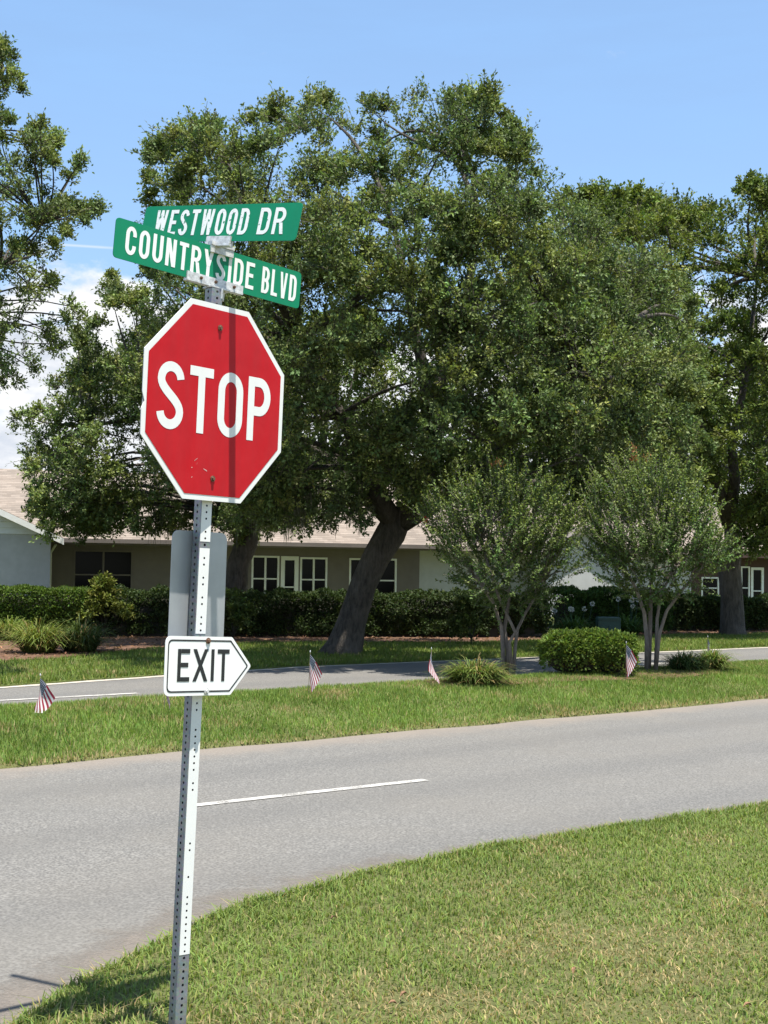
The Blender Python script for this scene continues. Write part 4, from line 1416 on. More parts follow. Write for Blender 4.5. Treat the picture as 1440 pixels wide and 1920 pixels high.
m1_poly = [(765, 1000), (790, 935), (850, 905), (900, 915), (940, 868), (990, 900), (1040, 905), (1075, 960), (1100, 1030), (1095, 1080), (1050, 1120), (985, 1160), (925, 1165), (880, 1125), (835, 1075), (790, 1030)]
st1 = [[(944, 1268, 0), (943, 1215, 0), (940, 1175, 0), (925, 1130, -.1), (890, 1080, -.2)],
       [(950, 1270, .05), (952, 1220, .05), (946, 1180, .05), (955, 1120, .1), (950, 1040, .1)],
       [(962, 1262, 0), (966, 1215, 0), (970, 1180, 0), (985, 1150, 0), (1020, 1090, .1)],
       [(962, 1262, -.05), (955, 1205, -.1), (966, 1185, -.15), (935, 1120, -.2), (900, 1010, -.25)]]
mr1, MT1 = myrtle('left of the two crape myrtles on the median, red tips, beside the leaning oak', (952, 1268), m1_poly, st1, 1, 250, 0.88)
m2_poly = [(1095, 960), (1120, 900), (1170, 872), (1205, 890), (1255, 872), (1300, 915), (1345, 960), (1385, 1010), (1392, 1060), (1340, 1095), (1290, 1125), (1240, 1150), (1190, 1140), (1140, 1110), (1100, 1075), (1085, 1020)]
st2 = [[(1213, 1259, 0), (1213, 1200, 0), (1208, 1150, 0), (1195, 1110, -.1), (1165, 1050, -.15)],
       [(1216, 1260, .05), (1218, 1200, .05), (1220, 1140, .1), (1222, 1090, .1), (1240, 1010, .1)],
       [(1229, 1257, 0), (1231, 1205, 0), (1232, 1160, 0), (1240, 1110, 0), (1270, 1060, .1)],
       [(1229, 1256, -.05), (1236, 1190, -.1), (1250, 1145, -.15), (1280, 1105, -.2), (1320, 1060, -.2)]]
mr2, MT2 = myrtle('right of the two crape myrtles on the median, beside the upright oak trunk', (1221, 1259), m2_poly, st2, 2, 235, 0.86)
# red flower cluster on the first myrtle
b = np.array(mr1.location)
fc = at(798, 975, b[1] - 0.1) - b
link('flower', leaf_mesh('flower', fc + rng.normal(0, 0.03, (30, 3)), rand_dirs(30), rand_dirs(30), 0.045, 0.03, vary((0.45, 0.06, 0.04), 30, .15, .05)), M_LEAF, mr1)['kind'] = 'stuff'
# mulch discs under the plants on the median
for name, pa_, pb_ in (('mulch_ring', (820, 1286), (1030, 1280)), ('mulch_ring', (1000, 1282), (1370, 1262))):
    a, b_ = GH(*pa_), GH(*pb_)
    dq = norm((b_ - a)[None, :2])[0]
    dn = np.array([-dq[1], dq[0]])
    vs = []
    for k in range(28):
        an = 2 * math.pi * k / 28
        Lh = np.linalg.norm((b_ - a)[:2]) / 2
        q = (a + b_)[:2] / 2 + dn * 0.22 + dq * Lh * math.cos(an) + dn * 0.45 * math.sin(an) * (1 + 0.25 * (random.random() - 0.5))
        vs.append((q[0], q[1], float(ground_h(*q)) + 0.022))
    vs.append((*((a + b_)[:2] / 2 + dn * 0.22), float(ground_h(*((a + b_)[:2] / 2 + dn * 0.22))) + 0.03))
    tag(MB().add(vs, [(k, (k + 1) % 28, 28) for k in range(28)]).build(name, M_MULCH), kind='structure')


# ------------------------------------------------------------------ grass
def grass(name, X, Y, Z, h, wd, colr, lean=0.45, seg=1, label=None):
    n = len(X)
    a = rng.uniform(0, 2 * math.pi, n)
    hh_ = h * rng.uniform(0.55, 1.2, n)
    ww = wd * rng.uniform(0.7, 1.25, n)
    ln_ = hh_ * np.abs(rng.normal(0, lean, n))
    da = np.stack([np.cos(a), np.sin(a), 0 * a], -1)
    sd_ = np.stack([-np.sin(a), np.cos(a), 0 * a], -1)
    P0 = np.stack([X, Y, Z], -1)
    if seg == 1:
        V = np.empty((n, 3, 3))
        V[:, 0] = P0 - sd_ * ww[:, None] / 2
        V[:, 1] = P0 + sd_ * ww[:, None] / 2
        V[:, 2] = P0 + da * ln_[:, None] + np.array([0, 0, 1]) * hh_[:, None]
        i = np.arange(n)[:, None] * 3
        f = [i + np.array([[0, 1, 2]])]
        k = 3
    else:
        V = np.empty((n, 5, 3))
        V[:, 0] = P0 - sd_ * ww[:, None] / 2
        V[:, 1] = P0 + sd_ * ww[:, None] / 2
        mid_ = P0 + da * (ln_ * 0.35)[:, None] + np.array([0, 0, 1]) * (hh_ * 0.62)[:, None]
        V[:, 2] = mid_ + sd_ * ww[:, None] * 0.42
        V[:, 3] = mid_ - sd_ * ww[:, None] * 0.42
        V[:, 4] = P0 + da * (ln_ * 1.25)[:, None] + np.array([0, 0, 1]) * (hh_ * 0.9)[:, None]
        i = np.arange(n)[:, None] * 5
        f = [i + np.array([[0, 1, 2, 3]]), i + np.array([[3, 2, 4]])]
        k = 5
    o = link(name, np_mesh(name, V.reshape(-1, 3), f, np.repeat(colr, k, axis=0)), M_GRASS)
    tag(o, label, 'grass', None, 'stuff')
    return o


def grass_color(X, Y, base, amt=0.25, dead=None, seed=0):
    n = len(X)
    c = vary(base, n, amt, 0.10)
    m_ = vnoise(X, Y, 0.9, 40 + seed) * 0.6 + vnoise(X, Y, 0.3, 41 + seed) * 0.4
    c *= (0.78 + 0.5 * m_)[:, None]
    s_ = rng.random(n)
    straw = vary((0.36, 0.29, 0.14), n, 0.18, 0.05)
    dd = np.clip((vnoise(X, Y, 0.55, 42 + seed) - 0.66) * 1.3, 0, 0.4) + 0.03
    if dead is not None: dd = np.clip(dd + dead, 0, 0.93)
    k = (s_ < dd)[:, None]
    return np.where(k, straw, c)


# near lawn
NG = 430000
X = rng.uniform(-2.0, 7.0, NG); Y = rng.uniform(4.4, 16.0, NG)
keep = inpoly(X, Y, lawn_poly) & (np.abs(X) < Y * 0.277 + 0.9)
far_t = rng.random(NG) < np.clip(1.35 - (Y - 5) * 0.055, 0.5, 1.0)
keep &= far_t
X, Y = X[keep], Y[keep]
spots = [(1150, 1790, 0.62, 0.42, 0.75), (1230, 1850, 0.5, 0.16, 0.8), (1000, 1755, 0.3, 0.25, 0.4), (850, 1890, 0.28, 0.12, 0.7), (1330, 1700, 0.5, 0.35, 0.25), (930, 1680, 0.4, 0.3, 0.25), (560, 1880, 0.3, 0.2, 0.2), (1100, 1910, 0.7, 0.2, 0.6)]
dead = np.zeros(len(X))
for px, py, sx, sy, am in spots:
    c = G(px, py)
    dead = np.maximum(dead, am * np.exp(-((X - c[0]) / sx) ** 2 - ((Y - c[1]) / sy) ** 2))
dead *= 0.55 + 0.9 * vnoise(X, Y, 0.16, 50)
de = polydist(X, Y, [tuple(e) for e in edge] + [(40, 40), (40, -12), (-1.9, -12)])
K = grass_color(X, Y, (0.172, 0.226, 0.056), 0.18, dead * 1.05, 1)
hgt = 0.062 * (1 - 0.45 * np.clip(dead, 0, 1)) * (0.8 + 0.5 * vnoise(X, Y, 0.35, 51)) * (0.75 + 0.5 * np.exp(-de / 0.25))
grass('lawn_grass', X, Y, np.full(len(X), LAWN_Z - 0.004), hgt * 0.66, 0.0066, K, 0.75, seg=2, label='mown grass with straw-coloured patches in the foreground')
# blades creeping over the asphalt edge
ne = 5000
ti = rng.uniform(0, 80, ne); i0 = ti.astype(int)
ex = edge[i0] + (edge[i0 + 1] - edge[i0]) * (ti - i0)[:, None] + rng.normal(0, 0.022, (ne, 2))
K = grass_color(ex[:, 0], ex[:, 1], (0.165, 0.21, 0.05), 0.2, np.full(ne, 0.15), 2)
grass('edge_grass', ex[:, 0], ex[:, 1], np.full(ne, 0.004), np.full(ne, 0.06), 0.008, K, 0.9, seg=2, label='ragged grass creeping over the near asphalt edge')

# median grass
NM = 330000
P_ = rng.uniform(-0.03, MW - 0.15, NM); Q_ = rng.uniform(-8, 30, NM)
X, Y = xy(P_, Q_)
keep = (np.abs(X) < Y * 0.277 + 1.0) & (rng.random(NM) < np.clip(1.3 - P_ * 0.12, 0.5, 1))
X, Y, P_, Q_ = X[keep], Y[keep], P_[keep], Q_[keep]
e0 = (vnoise(Q_, 0.0 * Q_, 0.9, 5) - 0.5) * 0.14
P2 = P_ + np.where(P_ < 0.25, e0, 0)
X, Y = xy(P2, Q_)
dead = 0.45 * np.exp(-np.abs(P_) / 0.10) + 0.28 * np.exp(-((P_ - 2.3) / 0.4) ** 2) * (vnoise(X, Y, 0.8, 60) > 0.5)
K = grass_color(X, Y, (0.162, 0.235, 0.052), 0.16, dead, 3)
grass('median_grass', X, Y, hump(P_) - 0.006, 0.066 * (0.75 + 0.5 * vnoise(X, Y, 0.4, 61)) * (1 - 0.3 * np.exp(-np.abs(P_) / 0.1)), 0.0125, K, 0.6, label='longer bright grass on the raised median')

# verge grass
NV = 230000
Q_ = rng.uniform(-10, 42, NV); P_ = far_edge(Q_) + 0.03 + rng.random(NV) ** 1.3 * 10.0
X, Y = xy(P_, Q_)
keep = (np.abs(X) < Y * 0.277 + 1.2) & ~inpoly(X, Y, mulch_poly)
X, Y = X[keep], Y[keep]
K = grass_color(X, Y, (0.15, 0.20, 0.045), 0.18, None, 4)
grass('verge_grass', X, Y, np.full(len(X), 0.025), np.full(len(X), 0.08), 0.022, K, 0.55, label='grass verge between the far road and the hedge')

# bark chips and leaf litter on the mulch
NL = 16000
X = rng.uniform(-12, 13, NL); Y = rng.uniform(24, 44, NL)
keep = inpoly(X, Y, mulch_poly) & (np.abs(X) < Y * 0.277 + 1.0)
X, Y = X[keep], Y[keep]; n = len(X)
chips = leaf_mesh('bark_chips', np.stack([X, Y, np.full(n, 0.05)], -1), norm(rng.normal(0, 1, (n, 3)) * np.array([1, 1, .25])), norm(rng.normal(0, .35, (n, 3)) + np.array([0, 0, 1])), 0.09, 0.045, vary((0.20, 0.115, 0.075), n, .35, .08))
tag(link('bark_chips', chips, M_MOSS), 'reddish bark chips strewn over the mulch bed', 'mulch', None, 'stuff')

# a few dry leaves lying on the near lawn
dl = [(765, 1862, 'dry brown leaf lying upper of the pair near the bottom edge of the lawn'), (745, 1882, 'dry brown leaf lying lower of the pair near the bottom edge of the lawn'),
      (620, 1722, 'dry brown leaf in the grass just right of the post and below the road edge'), (1410, 1885, 'dry brown leaf in the bottom right corner of the lawn'),
      (1080, 1815, 'dry brown leaf on the straw-coloured patch of lawn')]
for k, (px, py, lab) in enumerate(dl):
    c = G(px, py, LAWN_Z + 0.04)
    a = rng.uniform(0, 6.28)
    m = MB()
    ou = [(0, 0), (0.012, 0.009), (0.026, 0.008), (0.04, 0), (0.026, -0.009), (0.012, -0.008)]
    vs = [(x, y, 0.01 * math.sin(x * 90) + abs(y) * 0.5) for x, y in ou]
    m.add(vs + [(x, y, z - 0.0015) for x, y, z in vs], [(0, 1, 2, 3, 4, 5), (11, 10, 9, 8, 7, 6)])
    o = m.build('fallen_leaf', M_DRYLEAF)
    o.location = c
    o.rotation_euler = (rng.uniform(-.3, .3), rng.uniform(-.3, .3), a)
    tag(o, lab, 'leaf', 'fallen leaves on the lawn')


# ------------------------------------------------------------------ small flags along the median
def flag_mat():
    m, t = new_mat('striped_flag_cloth')
    uv = t.n('ShaderNodeUVMap').outputs[0]
    s = t.n('ShaderNodeSeparateXYZ', {0: uv})
    u, v = s.outputs[0], s.outputs[1]
    k = t.math('MODULO', t.math('FLOOR', t.math('MULTIPLY', v, 13.0)), 2.0)
    c = t.mix(t.math('GREATER_THAN', k, 0.5), (0.34, 0.035, 0.06), (0.80, 0.77, 0.76))
    cu = t.math('LESS_THAN', u, 0.40)
    cv = t.math('LESS_THAN', v, 7 / 13)
    can = t.math('MULTIPLY', cu, cv)
    fu = t.math('SUBTRACT', t.math('FRACT', t.math('MULTIPLY', u, 6 / 0.40)), 0.5)
    fv = t.math('SUBTRACT', t.math('FRACT', t.math('MULTIPLY', v, 5 * 13 / 7)), 0.5)
    rr = t.math('ADD', t.math('MULTIPLY', fu, fu), t.math('MULTIPLY', fv, fv))
    star = t.math('LESS_THAN', rr, 0.075)
    cc = t.mix(star, (0.06, 0.075, 0.13), (0.7, 0.7, 0.7))
    c = t.mix(can, c, cc)
    p = t.n('ShaderNodeBsdfPrincipled', {'Base Color': c, 'Roughness': 0.8, 'Specular IOR Level': 0.2})
    tr = t.n('ShaderNodeBsdfTranslucent', {0: c})
    mx = t.n('ShaderNodeMixShader', {0: 0.42, 1: p.outputs[0], 2: tr.outputs[0]})
    t.n('ShaderNodeOutputMaterial', {0: mx.outputs[0]})
    return m


M_FLAG = flag_mat()


def flag(label, px, py_base, py_top, side, ang, fold, lean=0.0, dep=0.0, hoist=0.20, fly=0.30, twist=0.25, two=False):
    b = GH(px, py_base)
    b[1] += dep
    b[2] = float(ground_h(b[0], b[1]))
    Ht = (py_base - py_top) * b[1] / F
    r = empty('small_flag', b)
    tag(r, label, 'flag', 'small flags along the median')
    top = np.array([lean * Ht, 0, Ht])
    MB().tube([(0, 0, -0.05), top], [0.004, 0.004], 6).build('stick', M_WOOD, r)
    MB().tube([top, top + np.array([0, 0, 0.012]), top + np.array([0, 0, 0.03])], [0.006, 0.008, 0.001], 6).build('finial', M_CAST, r)
    nu, nv = 26, 16
    sdir = top / np.linalg.norm(top)
    V, UV = [], []
    for j in range(nv + 1):
        v = j / nv
        for i in range(nu + 1):
            u = i / nu
            # the cloth hangs from the stick: each fibre falls away at its own angle
            a = math.radians(ang) * (1 - 0.25 * u) * (1 + twist * (v - 0.5))
            f = fly * u
            o = np.array([side * math.sin(a) * f, 0, -math.cos(a) * f])
            h0 = top - sdir * (0.02 + hoist * v * 0.92)
            y = -0.004 - fold * (math.sin(u * 5.0 + v * 4.0) * 0.6 + math.sin(v * 9 + u * 2) * 0.5) * min(1, u * 3)
            x = fold * 0.5 * math.sin(u * 7 + v * 3) * u
            if two and v > 0.30:
                # the lower half is blown to the other side of the stick first, then falls back
                kx = min(1.0, (v - 0.30) * 3) * math.sin(min(1, u * 1.5) * math.pi) * 0.16
                o = o + np.array([-kx * 1.5, -0.03 * kx, 0])
            p = h0 + o + np.array([x, y - 0.32 * fly * u, 0])
            p[2] = max(p[2], 0.012)
            V.append(p); UV.append((u, v))
    Fc = []
    for j in range(nv):
        for i in range(nu):
            a_ = j * (nu + 1) + i
            Fc.append((a_, a_ + 1, a_ + nu + 2, a_ + nu + 1))
    me = bpy.data.meshes.new('cloth')
    me.from_pydata([tuple(map(float, p)) for p in V], [], Fc)
    ul = me.uv_layers.new(name='UVMap')
    for lp in me.loops:
        ul.data[lp.index].uv = UV[lp.vertex_index]
    me.polygons.foreach_set('use_smooth', np.ones(len(Fc), bool))
    me.update()
    link('cloth', me, M_FLAG, r)
    return r


flag('small striped flag farthest left on the median, spread wide', 74, 1337, 1268, 1, 18, 0.018, lean=0.0, hoist=0.20, fly=0.27, twist=-4.2)
flag('small striped flag mostly hidden behind the EXIT sign', 308, 1332, 1264, 1, 22, 0.012, hoist=0.20, fly=0.25)
flag('small striped flag standing alone right of the EXIT sign', 578, 1304, 1224, 1, 26, 0.010, hoist=0.22, fly=0.28, twist=-1.4, lean=0.03)
flag('small striped flag at the left end of the arching strap-leaved clump', 808, 1288, 1218, 1, 12, 0.014, hoist=0.22, fly=0.27, twist=4.0)
flag('small striped flag in front of the clipped shrub', 1172, 1274, 1205, 1, 22, 0.010, hoist=0.24, fly=0.27, twist=-2.0, dep=-0.08)
flag('small flag almost hidden behind the farthest right strap-leaved clump', 1340, 1253, 1199, 1, 16, 0.02, dep=0.5)

# ------------------------------------------------------------------ white garden chair on the patio behind the hedge
ch = H1.p0 + H1.u * H1.loc(500, 1100)[0] + H1.n * 2.6
chair = empty('garden_chair', (ch[0], ch[1], 0.02), yaw + 2.7)
tag(chair, 'white plastic garden chair outside the glazed door', 'chair')
MB().plate([(-0.25, 0.40), (0.25, 0.40), (0.25, 0.44), (-0.25, 0.44)], -0.25, 0.25).build('seat', M_PLASTIC, chair)
for k in range(5):
    x = -0.2 + 0.1 * k
    MB().add([(x - .042, .24, .45), (x + .042, .24, .45), (x + .042, .42, 0.98 - abs(k - 2) * .02), (x - .042, .42, 0.98 - abs(k - 2) * .02),
              (x - .042, .27, .45), (x + .042, .27, .45), (x + .042, .45, 0.98 - abs(k - 2) * .02), (x - .042, .45, 0.98 - abs(k - 2) * .02)],
             [(0, 1, 2, 3), (7, 6, 5, 4), (0, 4, 5, 1), (1, 5, 6, 2), (2, 6, 7, 3), (3, 7, 4, 0)]).build('back_slat', M_PLASTIC, chair)
for sx in (-1, 1):
    MB().box(sx * .28 - .03, sx * .28 + .03, -.25, .36, .63, .66).build('armrest', M_PLASTIC, chair)
    MB().tube([(sx * .28, -.22, 0), (sx * .26, -.2, .629)], [.025, .02], 6).build('leg', M_PLASTIC, chair)
    MB().tube([(sx * .26, .32, 0), (sx * .24, .22, .42)], [.025, .02], 6).build('leg', M_PLASTIC, chair)


# ------------------------------------------------------------------ lettering (drawn stroke by stroke in the manner of highway signs)
def arcp(cx, cy, rx, ry, a0, a1, n=10):
    return [(cx + rx * math.cos(math.radians(a0 + (a1 - a0) * i / n)), cy + ry * math.sin(math.radians(a0 + (a1 - a0) * i / n))) for i in range(n + 1)]


def glyph(ch, w_, s):
    """list of ('line', polyline) or ('quad', 4 points) for a letter of height 1, width w_, stroke s"""
    h = s / 2
    L_, R_, B_, T_ = h, w_ - h, h, 1 - h
    r = min((w_ - s) / 2, 0.26)
    ry = max(r, 0.22)
    def vbar(x): return ('quad', [(x - h, 0), (x + h, 0), (x + h, 1), (x - h, 1)])
    def hbar(x0, x1, y): return ('quad', [(x0, y - h), (x1, y - h), (x1, y + h), (x0, y + h)])
    def diag(x0, y0, x1, y1, k=1.0):
        a = math.atan2(abs(x1 - x0), abs(y1 - y0))
        hw = h / math.cos(a) * k
        return ('quad', [(x0 - hw, y0), (x0 + hw, y0), (x1 + hw, y1), (x1 - hw, y1)])
    if ch == 'I': return [vbar(w_ / 2)]
    if ch == 'T': return [hbar(0, w_, T_), ('quad', [(w_ / 2 - h, 0), (w_ / 2 + h, 0), (w_ / 2 + h, 1 - s), (w_ / 2 - h, 1 - s)])]
    if ch == 'L': return [vbar(h), hbar(s, w_, h)]
    if ch == 'E': return [vbar(h), hbar(s, w_, h), hbar(s, w_ * 0.88, 0.51), hbar(s, w_, T_)]
    if ch == 'D': return [vbar(h), ('line', [(s, T_)] + arcp(R_ - r, T_ - ry, r, ry, 90, 0) + arcp(R_ - r, B_ + ry, r, ry, 0, -90) + [(s, B_)])]
    if ch == 'O': return [('loop', arcp(L_ + r, T_ - ry, r, ry, 180, 90) + arcp(R_ - r, T_ - ry, r, ry, 90, 0) + arcp(R_ - r, B_ + ry, r, ry, 0, -90) + arcp(L_ + r, B_ + ry, r, ry, -90, -180))]
    if ch == 'C': return [('line', [(R_, 0.66)] + arcp(R_ - r, T_ - ry, r, ry, 0, 90) + arcp(L_ + r, T_ - ry, r, ry, 90, 180) + arcp(L_ + r, B_ + ry, r, ry, 180, 270) + arcp(R_ - r, B_ + ry, r, ry, 270, 360) + [(R_, 0.34)])]
    if ch == 'U': return [('line', [(L_, 1)] + arcp(L_ + r, B_ + ry, r, ry, 180, 270) + arcp(R_ - r, B_ + ry, r, ry, 270, 360) + [(R_, 1)])]
    if ch == 'S':
        rs = (w_ - s) / 2
        cx = w_ / 2
        p = arcp(cx, 0.735, rs, 0.265 - h, 5, 180, 14)
        a, b = (L_, 0.735), (R_, 0.265)
        q = []
        for i in range(1, 12):
            t = i / 12
            c1, c2 = (L_, 0.56), (R_, 0.45)
            q.append(tuple((1 - t) ** 3 * a[k] + 3 * t * (1 - t) ** 2 * c1[k] + 3 * t * t * (1 - t) * c2[k] + t ** 3 * b[k] for k in (0, 1)))
        return [('line', p + q + arcp(cx, 0.265, rs, 0.265 - h, 0, -175, 14))]
    if ch in 'PRB':
        ym = 0.47 if ch == 'P' else 0.5
        rb = (T_ - ym) / 2
        g_ = [vbar(h), ('line', [(s, T_)] + arcp(R_ - min(rb, r), T_ - rb, min(rb, r), rb, 90, -90, 16) + [(s, ym)])]
        if ch == 'R': g_.append(('quad', [(R_ - h, 0), (R_ + h * 1.1, 0), (R_ * 0.80 + h * 0.9, ym - h), (R_ * 0.80 - h * 1.2, ym - h)]))
        if ch == 'B':
            rb2 = (ym - B_) / 2
            g_.append(('line', [(s, ym - 0.001)] + arcp(R_ - min(rb2, r), B_ + rb2, min(rb2, r), rb2, 90, -90, 16) + [(s, B_)]))
        return g_
    if ch == 'N': return [vbar(h), vbar(w_ - h), diag(w_ - s * 0.62, 0, s * 0.62, 1)]
    if ch == 'V': return [diag(w_ / 2 - h * 0.3, 0, h * .9, 1, .85), diag(w_ / 2 + h * 0.3, 0, w_ - h * .9, 1, .85)]
    if ch == 'W': return [diag(w_ * 0.26, 0, h, 1, .9), diag(w_ * 0.27, 0, w_ * 0.5, 1, .85), diag(w_ * 0.73, 0, w_ * 0.5, 1, .85), diag(w_ * 0.74, 0, w_ - h, 1, .9)]
    if ch == 'X': return [diag(h * 1.1, 0, w_ - h * 1.1, 1), diag(w_ - h * 1.1, 0, h * 1.1, 1)]
    if ch == 'Y': return [('quad', [(w_ / 2 - h, 0), (w_ / 2 + h, 0), (w_ / 2 + h, 0.45), (w_ / 2 - h, 0.45)]), diag(w_ / 2, 0.40, h, 1), diag(w_ / 2, 0.40, w_ - h, 1)]
    return []


def letter(ch, x0, z0, hgt, wid, stroke, y, mat, parent):
    m = MB()
    g_ = glyph(ch, wid / hgt, stroke / hgt)
    for k, (kind, pts) in enumerate(g_):
        yy = y - 0.00015 * k
        if kind == 'quad':
            m.add([(x0 + px * hgt, yy, z0 + pz * hgt) for px, pz in pts], [(0, 1, 2, 3)])
        else:
            P = np.array(pts)
            d = np.linalg.norm(np.diff(P, axis=0), axis=1)
            P = P[np.concatenate([[True], d > 1e-6])]
            if kind == 'loop' and np.linalg.norm(P[0] - P[-1]) < 1e-6: P = P[:-1]
            n = len(P)
            vs = []
            for i in range(n):
                a = P[(i - 1) % n] if (kind == 'loop' or i > 0) else P[i]
                b = P[(i + 1) % n] if (kind == 'loop' or i < n - 1) else P[i]
                t0 = P[i] - a; t1 = b - P[i]
                t0 = t0 / (np.linalg.norm(t0) + 1e-9); t1 = t1 / (np.linalg.norm(t1) + 1e-9)
                t = t0 + t1; t /= np.linalg.norm(t) + 1e-9
                nn = np.array([-t[1], t[0]])
                ref = t0 if np.linalg.norm(t0) > .5 else t1
                k_ = 1 / max(0.5, abs(nn @ np.array([-ref[1], ref[0]])))
                hw = stroke / hgt / 2 * k_
                for s in (-1, 1):
                    q = P[i] + nn * hw * s
                    vs.append((x0 + q[0] * hgt, yy, z0 + q[1] * hgt))
            fs = [(2 * i, 2 * ((i + 1) % n), 2 * ((i + 1) % n) + 1, 2 * i + 1) for i in range(n if kind == 'loop' else n - 1)]
            m.add(vs, fs)
    return m.build('letter', mat, parent)


def rounded(poly, r, n=5):
    """round the corners of a polygon (x, z)"""
    out_ = []
    N_ = len(poly)
    for i in range(N_):
        p = np.array(poly[i], float); a = np.array(poly[i - 1], float); b = np.array(poly[(i + 1) % N_], float)
        ri = r[i] if hasattr(r, '__len__') else r
        d0 = (a - p) / np.linalg.norm(a - p); d1 = (b - p) / np.linalg.norm(b - p)
        an = math.acos(max(-1, min(1, d0 @ d1)))
        k = ri / math.tan(an / 2)
        s, e = p + d0 * k, p + d1 * k
        for t in np.linspace(0, 1, n + 1):
            q = (1 - t) ** 2 * s + 2 * t * (1 - t) * p + t * t * e
            out_.append((q[0], q[1]))
    return out_


def ring(outer, inner, y):
    n = len(outer)
    return MB().add([(x, y, z) for x, z in outer] + [(x, y, z) for x, z in inner], [(i, (i + 1) % n, n + (i + 1) % n, n + i) for i in range(n)])


# ------------------------------------------------------------------ the sign post
def eul(yaw_, lean_, roll_):
    return Matrix.Rotation(yaw_, 4, 'Z') @ Matrix.Rotation(lean_, 4, 'X') @ Matrix.Rotation(roll_, 4, 'Y')


PB = np.array(at(333, 1900, 5.36)); PT = np.array(at(401, 545, 5.40))
ax = (PT - PB) / np.linalg.norm(PT - PB)
PB = PB + ax * ((-0.15 - PB[2]) / ax[2])
PT = PT + ax * 0.004
root_loc = PB + ax * ((LAWN_Z - PB[2]) / ax[2])
POST = empty('sign_post', root_loc)
tag(POST, 'steel street sign post with stop, street name and EXIT signs on the lawn corner', 'sign post')
PL = float(np.linalg.norm(PT - PB))
zq = Vector(ax).to_track_quat('Z', 'Y').to_matrix().to_4x4()
# rotation: z along the post, front (-y) face turned to the right
PYAW = math.radians(41)
zv = Vector(ax)
yv = Vector((-math.sin(PYAW), math.cos(PYAW), 0))
yv = (yv - zv * yv.dot(zv)).normalized()
xv = yv.cross(zv)
PM = Matrix.Identity(4)
for i in range(3):
    PM[i][0], PM[i][1], PM[i][2] = xv[i], yv[i], zv[i]
    PM[i][3] = PB[i]
RM = Matrix.Translation(Vector(root_loc))
S = 0.0508
HS = S / 2


def place(o, mw):
    o.parent = POST
    o.matrix_local = RM.inverted() @ mw
    return o


def perforated(m, frame, wid, z0, z1, pitch=0.0254, hr=0.0056, hole=lambda k: True, k0=0):
    """strip of cells with octagonal holes; frame maps (u, z) to 3-D"""
    n = int(round((z1 - z0) / pitch))
    for k in range(n):
        za, zb = z0 + k * pitch, z0 + (k + 1) * pitch
        zc_ = (za + zb) / 2
        if not hole(k):
            m.add([frame(-wid / 2, za), frame(wid / 2, za), frame(wid / 2, zb), frame(-wid / 2, zb)], [(0, 1, 2, 3)])
            continue
        ou = [(wid / 2, zc_), (wid / 2, zb), (0, zb), (-wid / 2, zb), (-wid / 2, zc_), (-wid / 2, za), (0, za), (wid / 2, za)]
        inn = [(hr * math.cos(math.radians(45 * i)), zc_ + hr * math.sin(math.radians(45 * i))) for i in range(8)]
        m.add([frame(*p) for p in ou] + [frame(*p) for p in inn], [(i, (i + 1) % 8, 8 + (i + 1) % 8, 8 + i) for i in range(8)])


m = MB()
b_ = 0.004
for off in (0.0, 0.0025):
    e = HS - off
    perforated(m, lambda u, z: (u, -e, z), 2 * (HS - b_), 0.0, PL - 0.005)
    perforated(m, lambda u, z: (u, e, z), 2 * (HS - b_), 0.0, PL - 0.005)
    perforated(m, lambda u, z: (-e, u, z), 2 * (HS - b_), 0.0, PL - 0.005)
    perforated(m, lambda u, z: (e, u, z), 2 * (HS - b_), 0.0, PL - 0.005)
top_z = round((PL - 0.005) / 0.0254) * 0.0254
for sx in (-1, 1):
    for sy in (-1, 1):
        m.add([(sx * HS, sy * (HS - b_), 0), (sx * (HS - b_ * .3), sy * (HS - b_ * .3), 0), (sx * (HS - b_), sy * HS, 0),
               (sx * HS, sy * (HS - b_), top_z), (sx * (HS - b_ * .3), sy * (HS - b_ * .3), top_z), (sx * (HS - b_), sy * HS, top_z)], [(0, 1, 4, 3), (1, 2, 5, 4)])
tube_o = place(m.build('post_tube', M_GALV), PM)


def post_z(py):
    """distance up the post whose image falls at picture height py"""
    lo, hi = 0.0, PL + 0.3
    for _ in range(40):
        mid_ = (lo + hi) / 2
        P = PB + ax * mid_
        d = P - CAMP
        y = 960 - F * (d @ _U) / (d @ _fw)
        if y > py: lo = mid_
        else: hi = mid_
    return lo


# white reflective strips on the right-hand face
for (ya, yb_) in ((1792, 1300), (1182, 1026), (1012, 930)):
    za, zb_ = post_z(ya), post_z(yb_)
    k0 = round(za / 0.0254)
    n_ = round((zb_ - za) / 0.0254)
    m = MB()
    hs_ = [rng.random() < 0.75 for _ in range(n_ + 2)]
    perforated(m, lambda u, z: (u, -HS - 0.0012, z), 0.0465, k0 * 0.0254, (k0 + n_) * 0.0254, hr=0.0045, hole=lambda k: hs_[k])
    m.build('reflective_strip', M_WHITE, tube_o)


def sign_matrix(c, yaw_, lean_, roll_):
    return Matrix.Translation(Vector(c)) @ eul(math.radians(yaw_), math.radians(lean_), math.radians(roll_))


def bolt(parent, x, z, y, r=0.008, mat=M_RUST):
    m = MB().tube([(x, y, z), (x, y - 0.003, z)], [r * 1.5, r * 1.5], 10).tube([(x, y - 0.003, z), (x, y - 0.009, z)], [r, r * 0.9], 6)
    return m.build('bolt', mat, parent)


DZ = EYE - 1.75
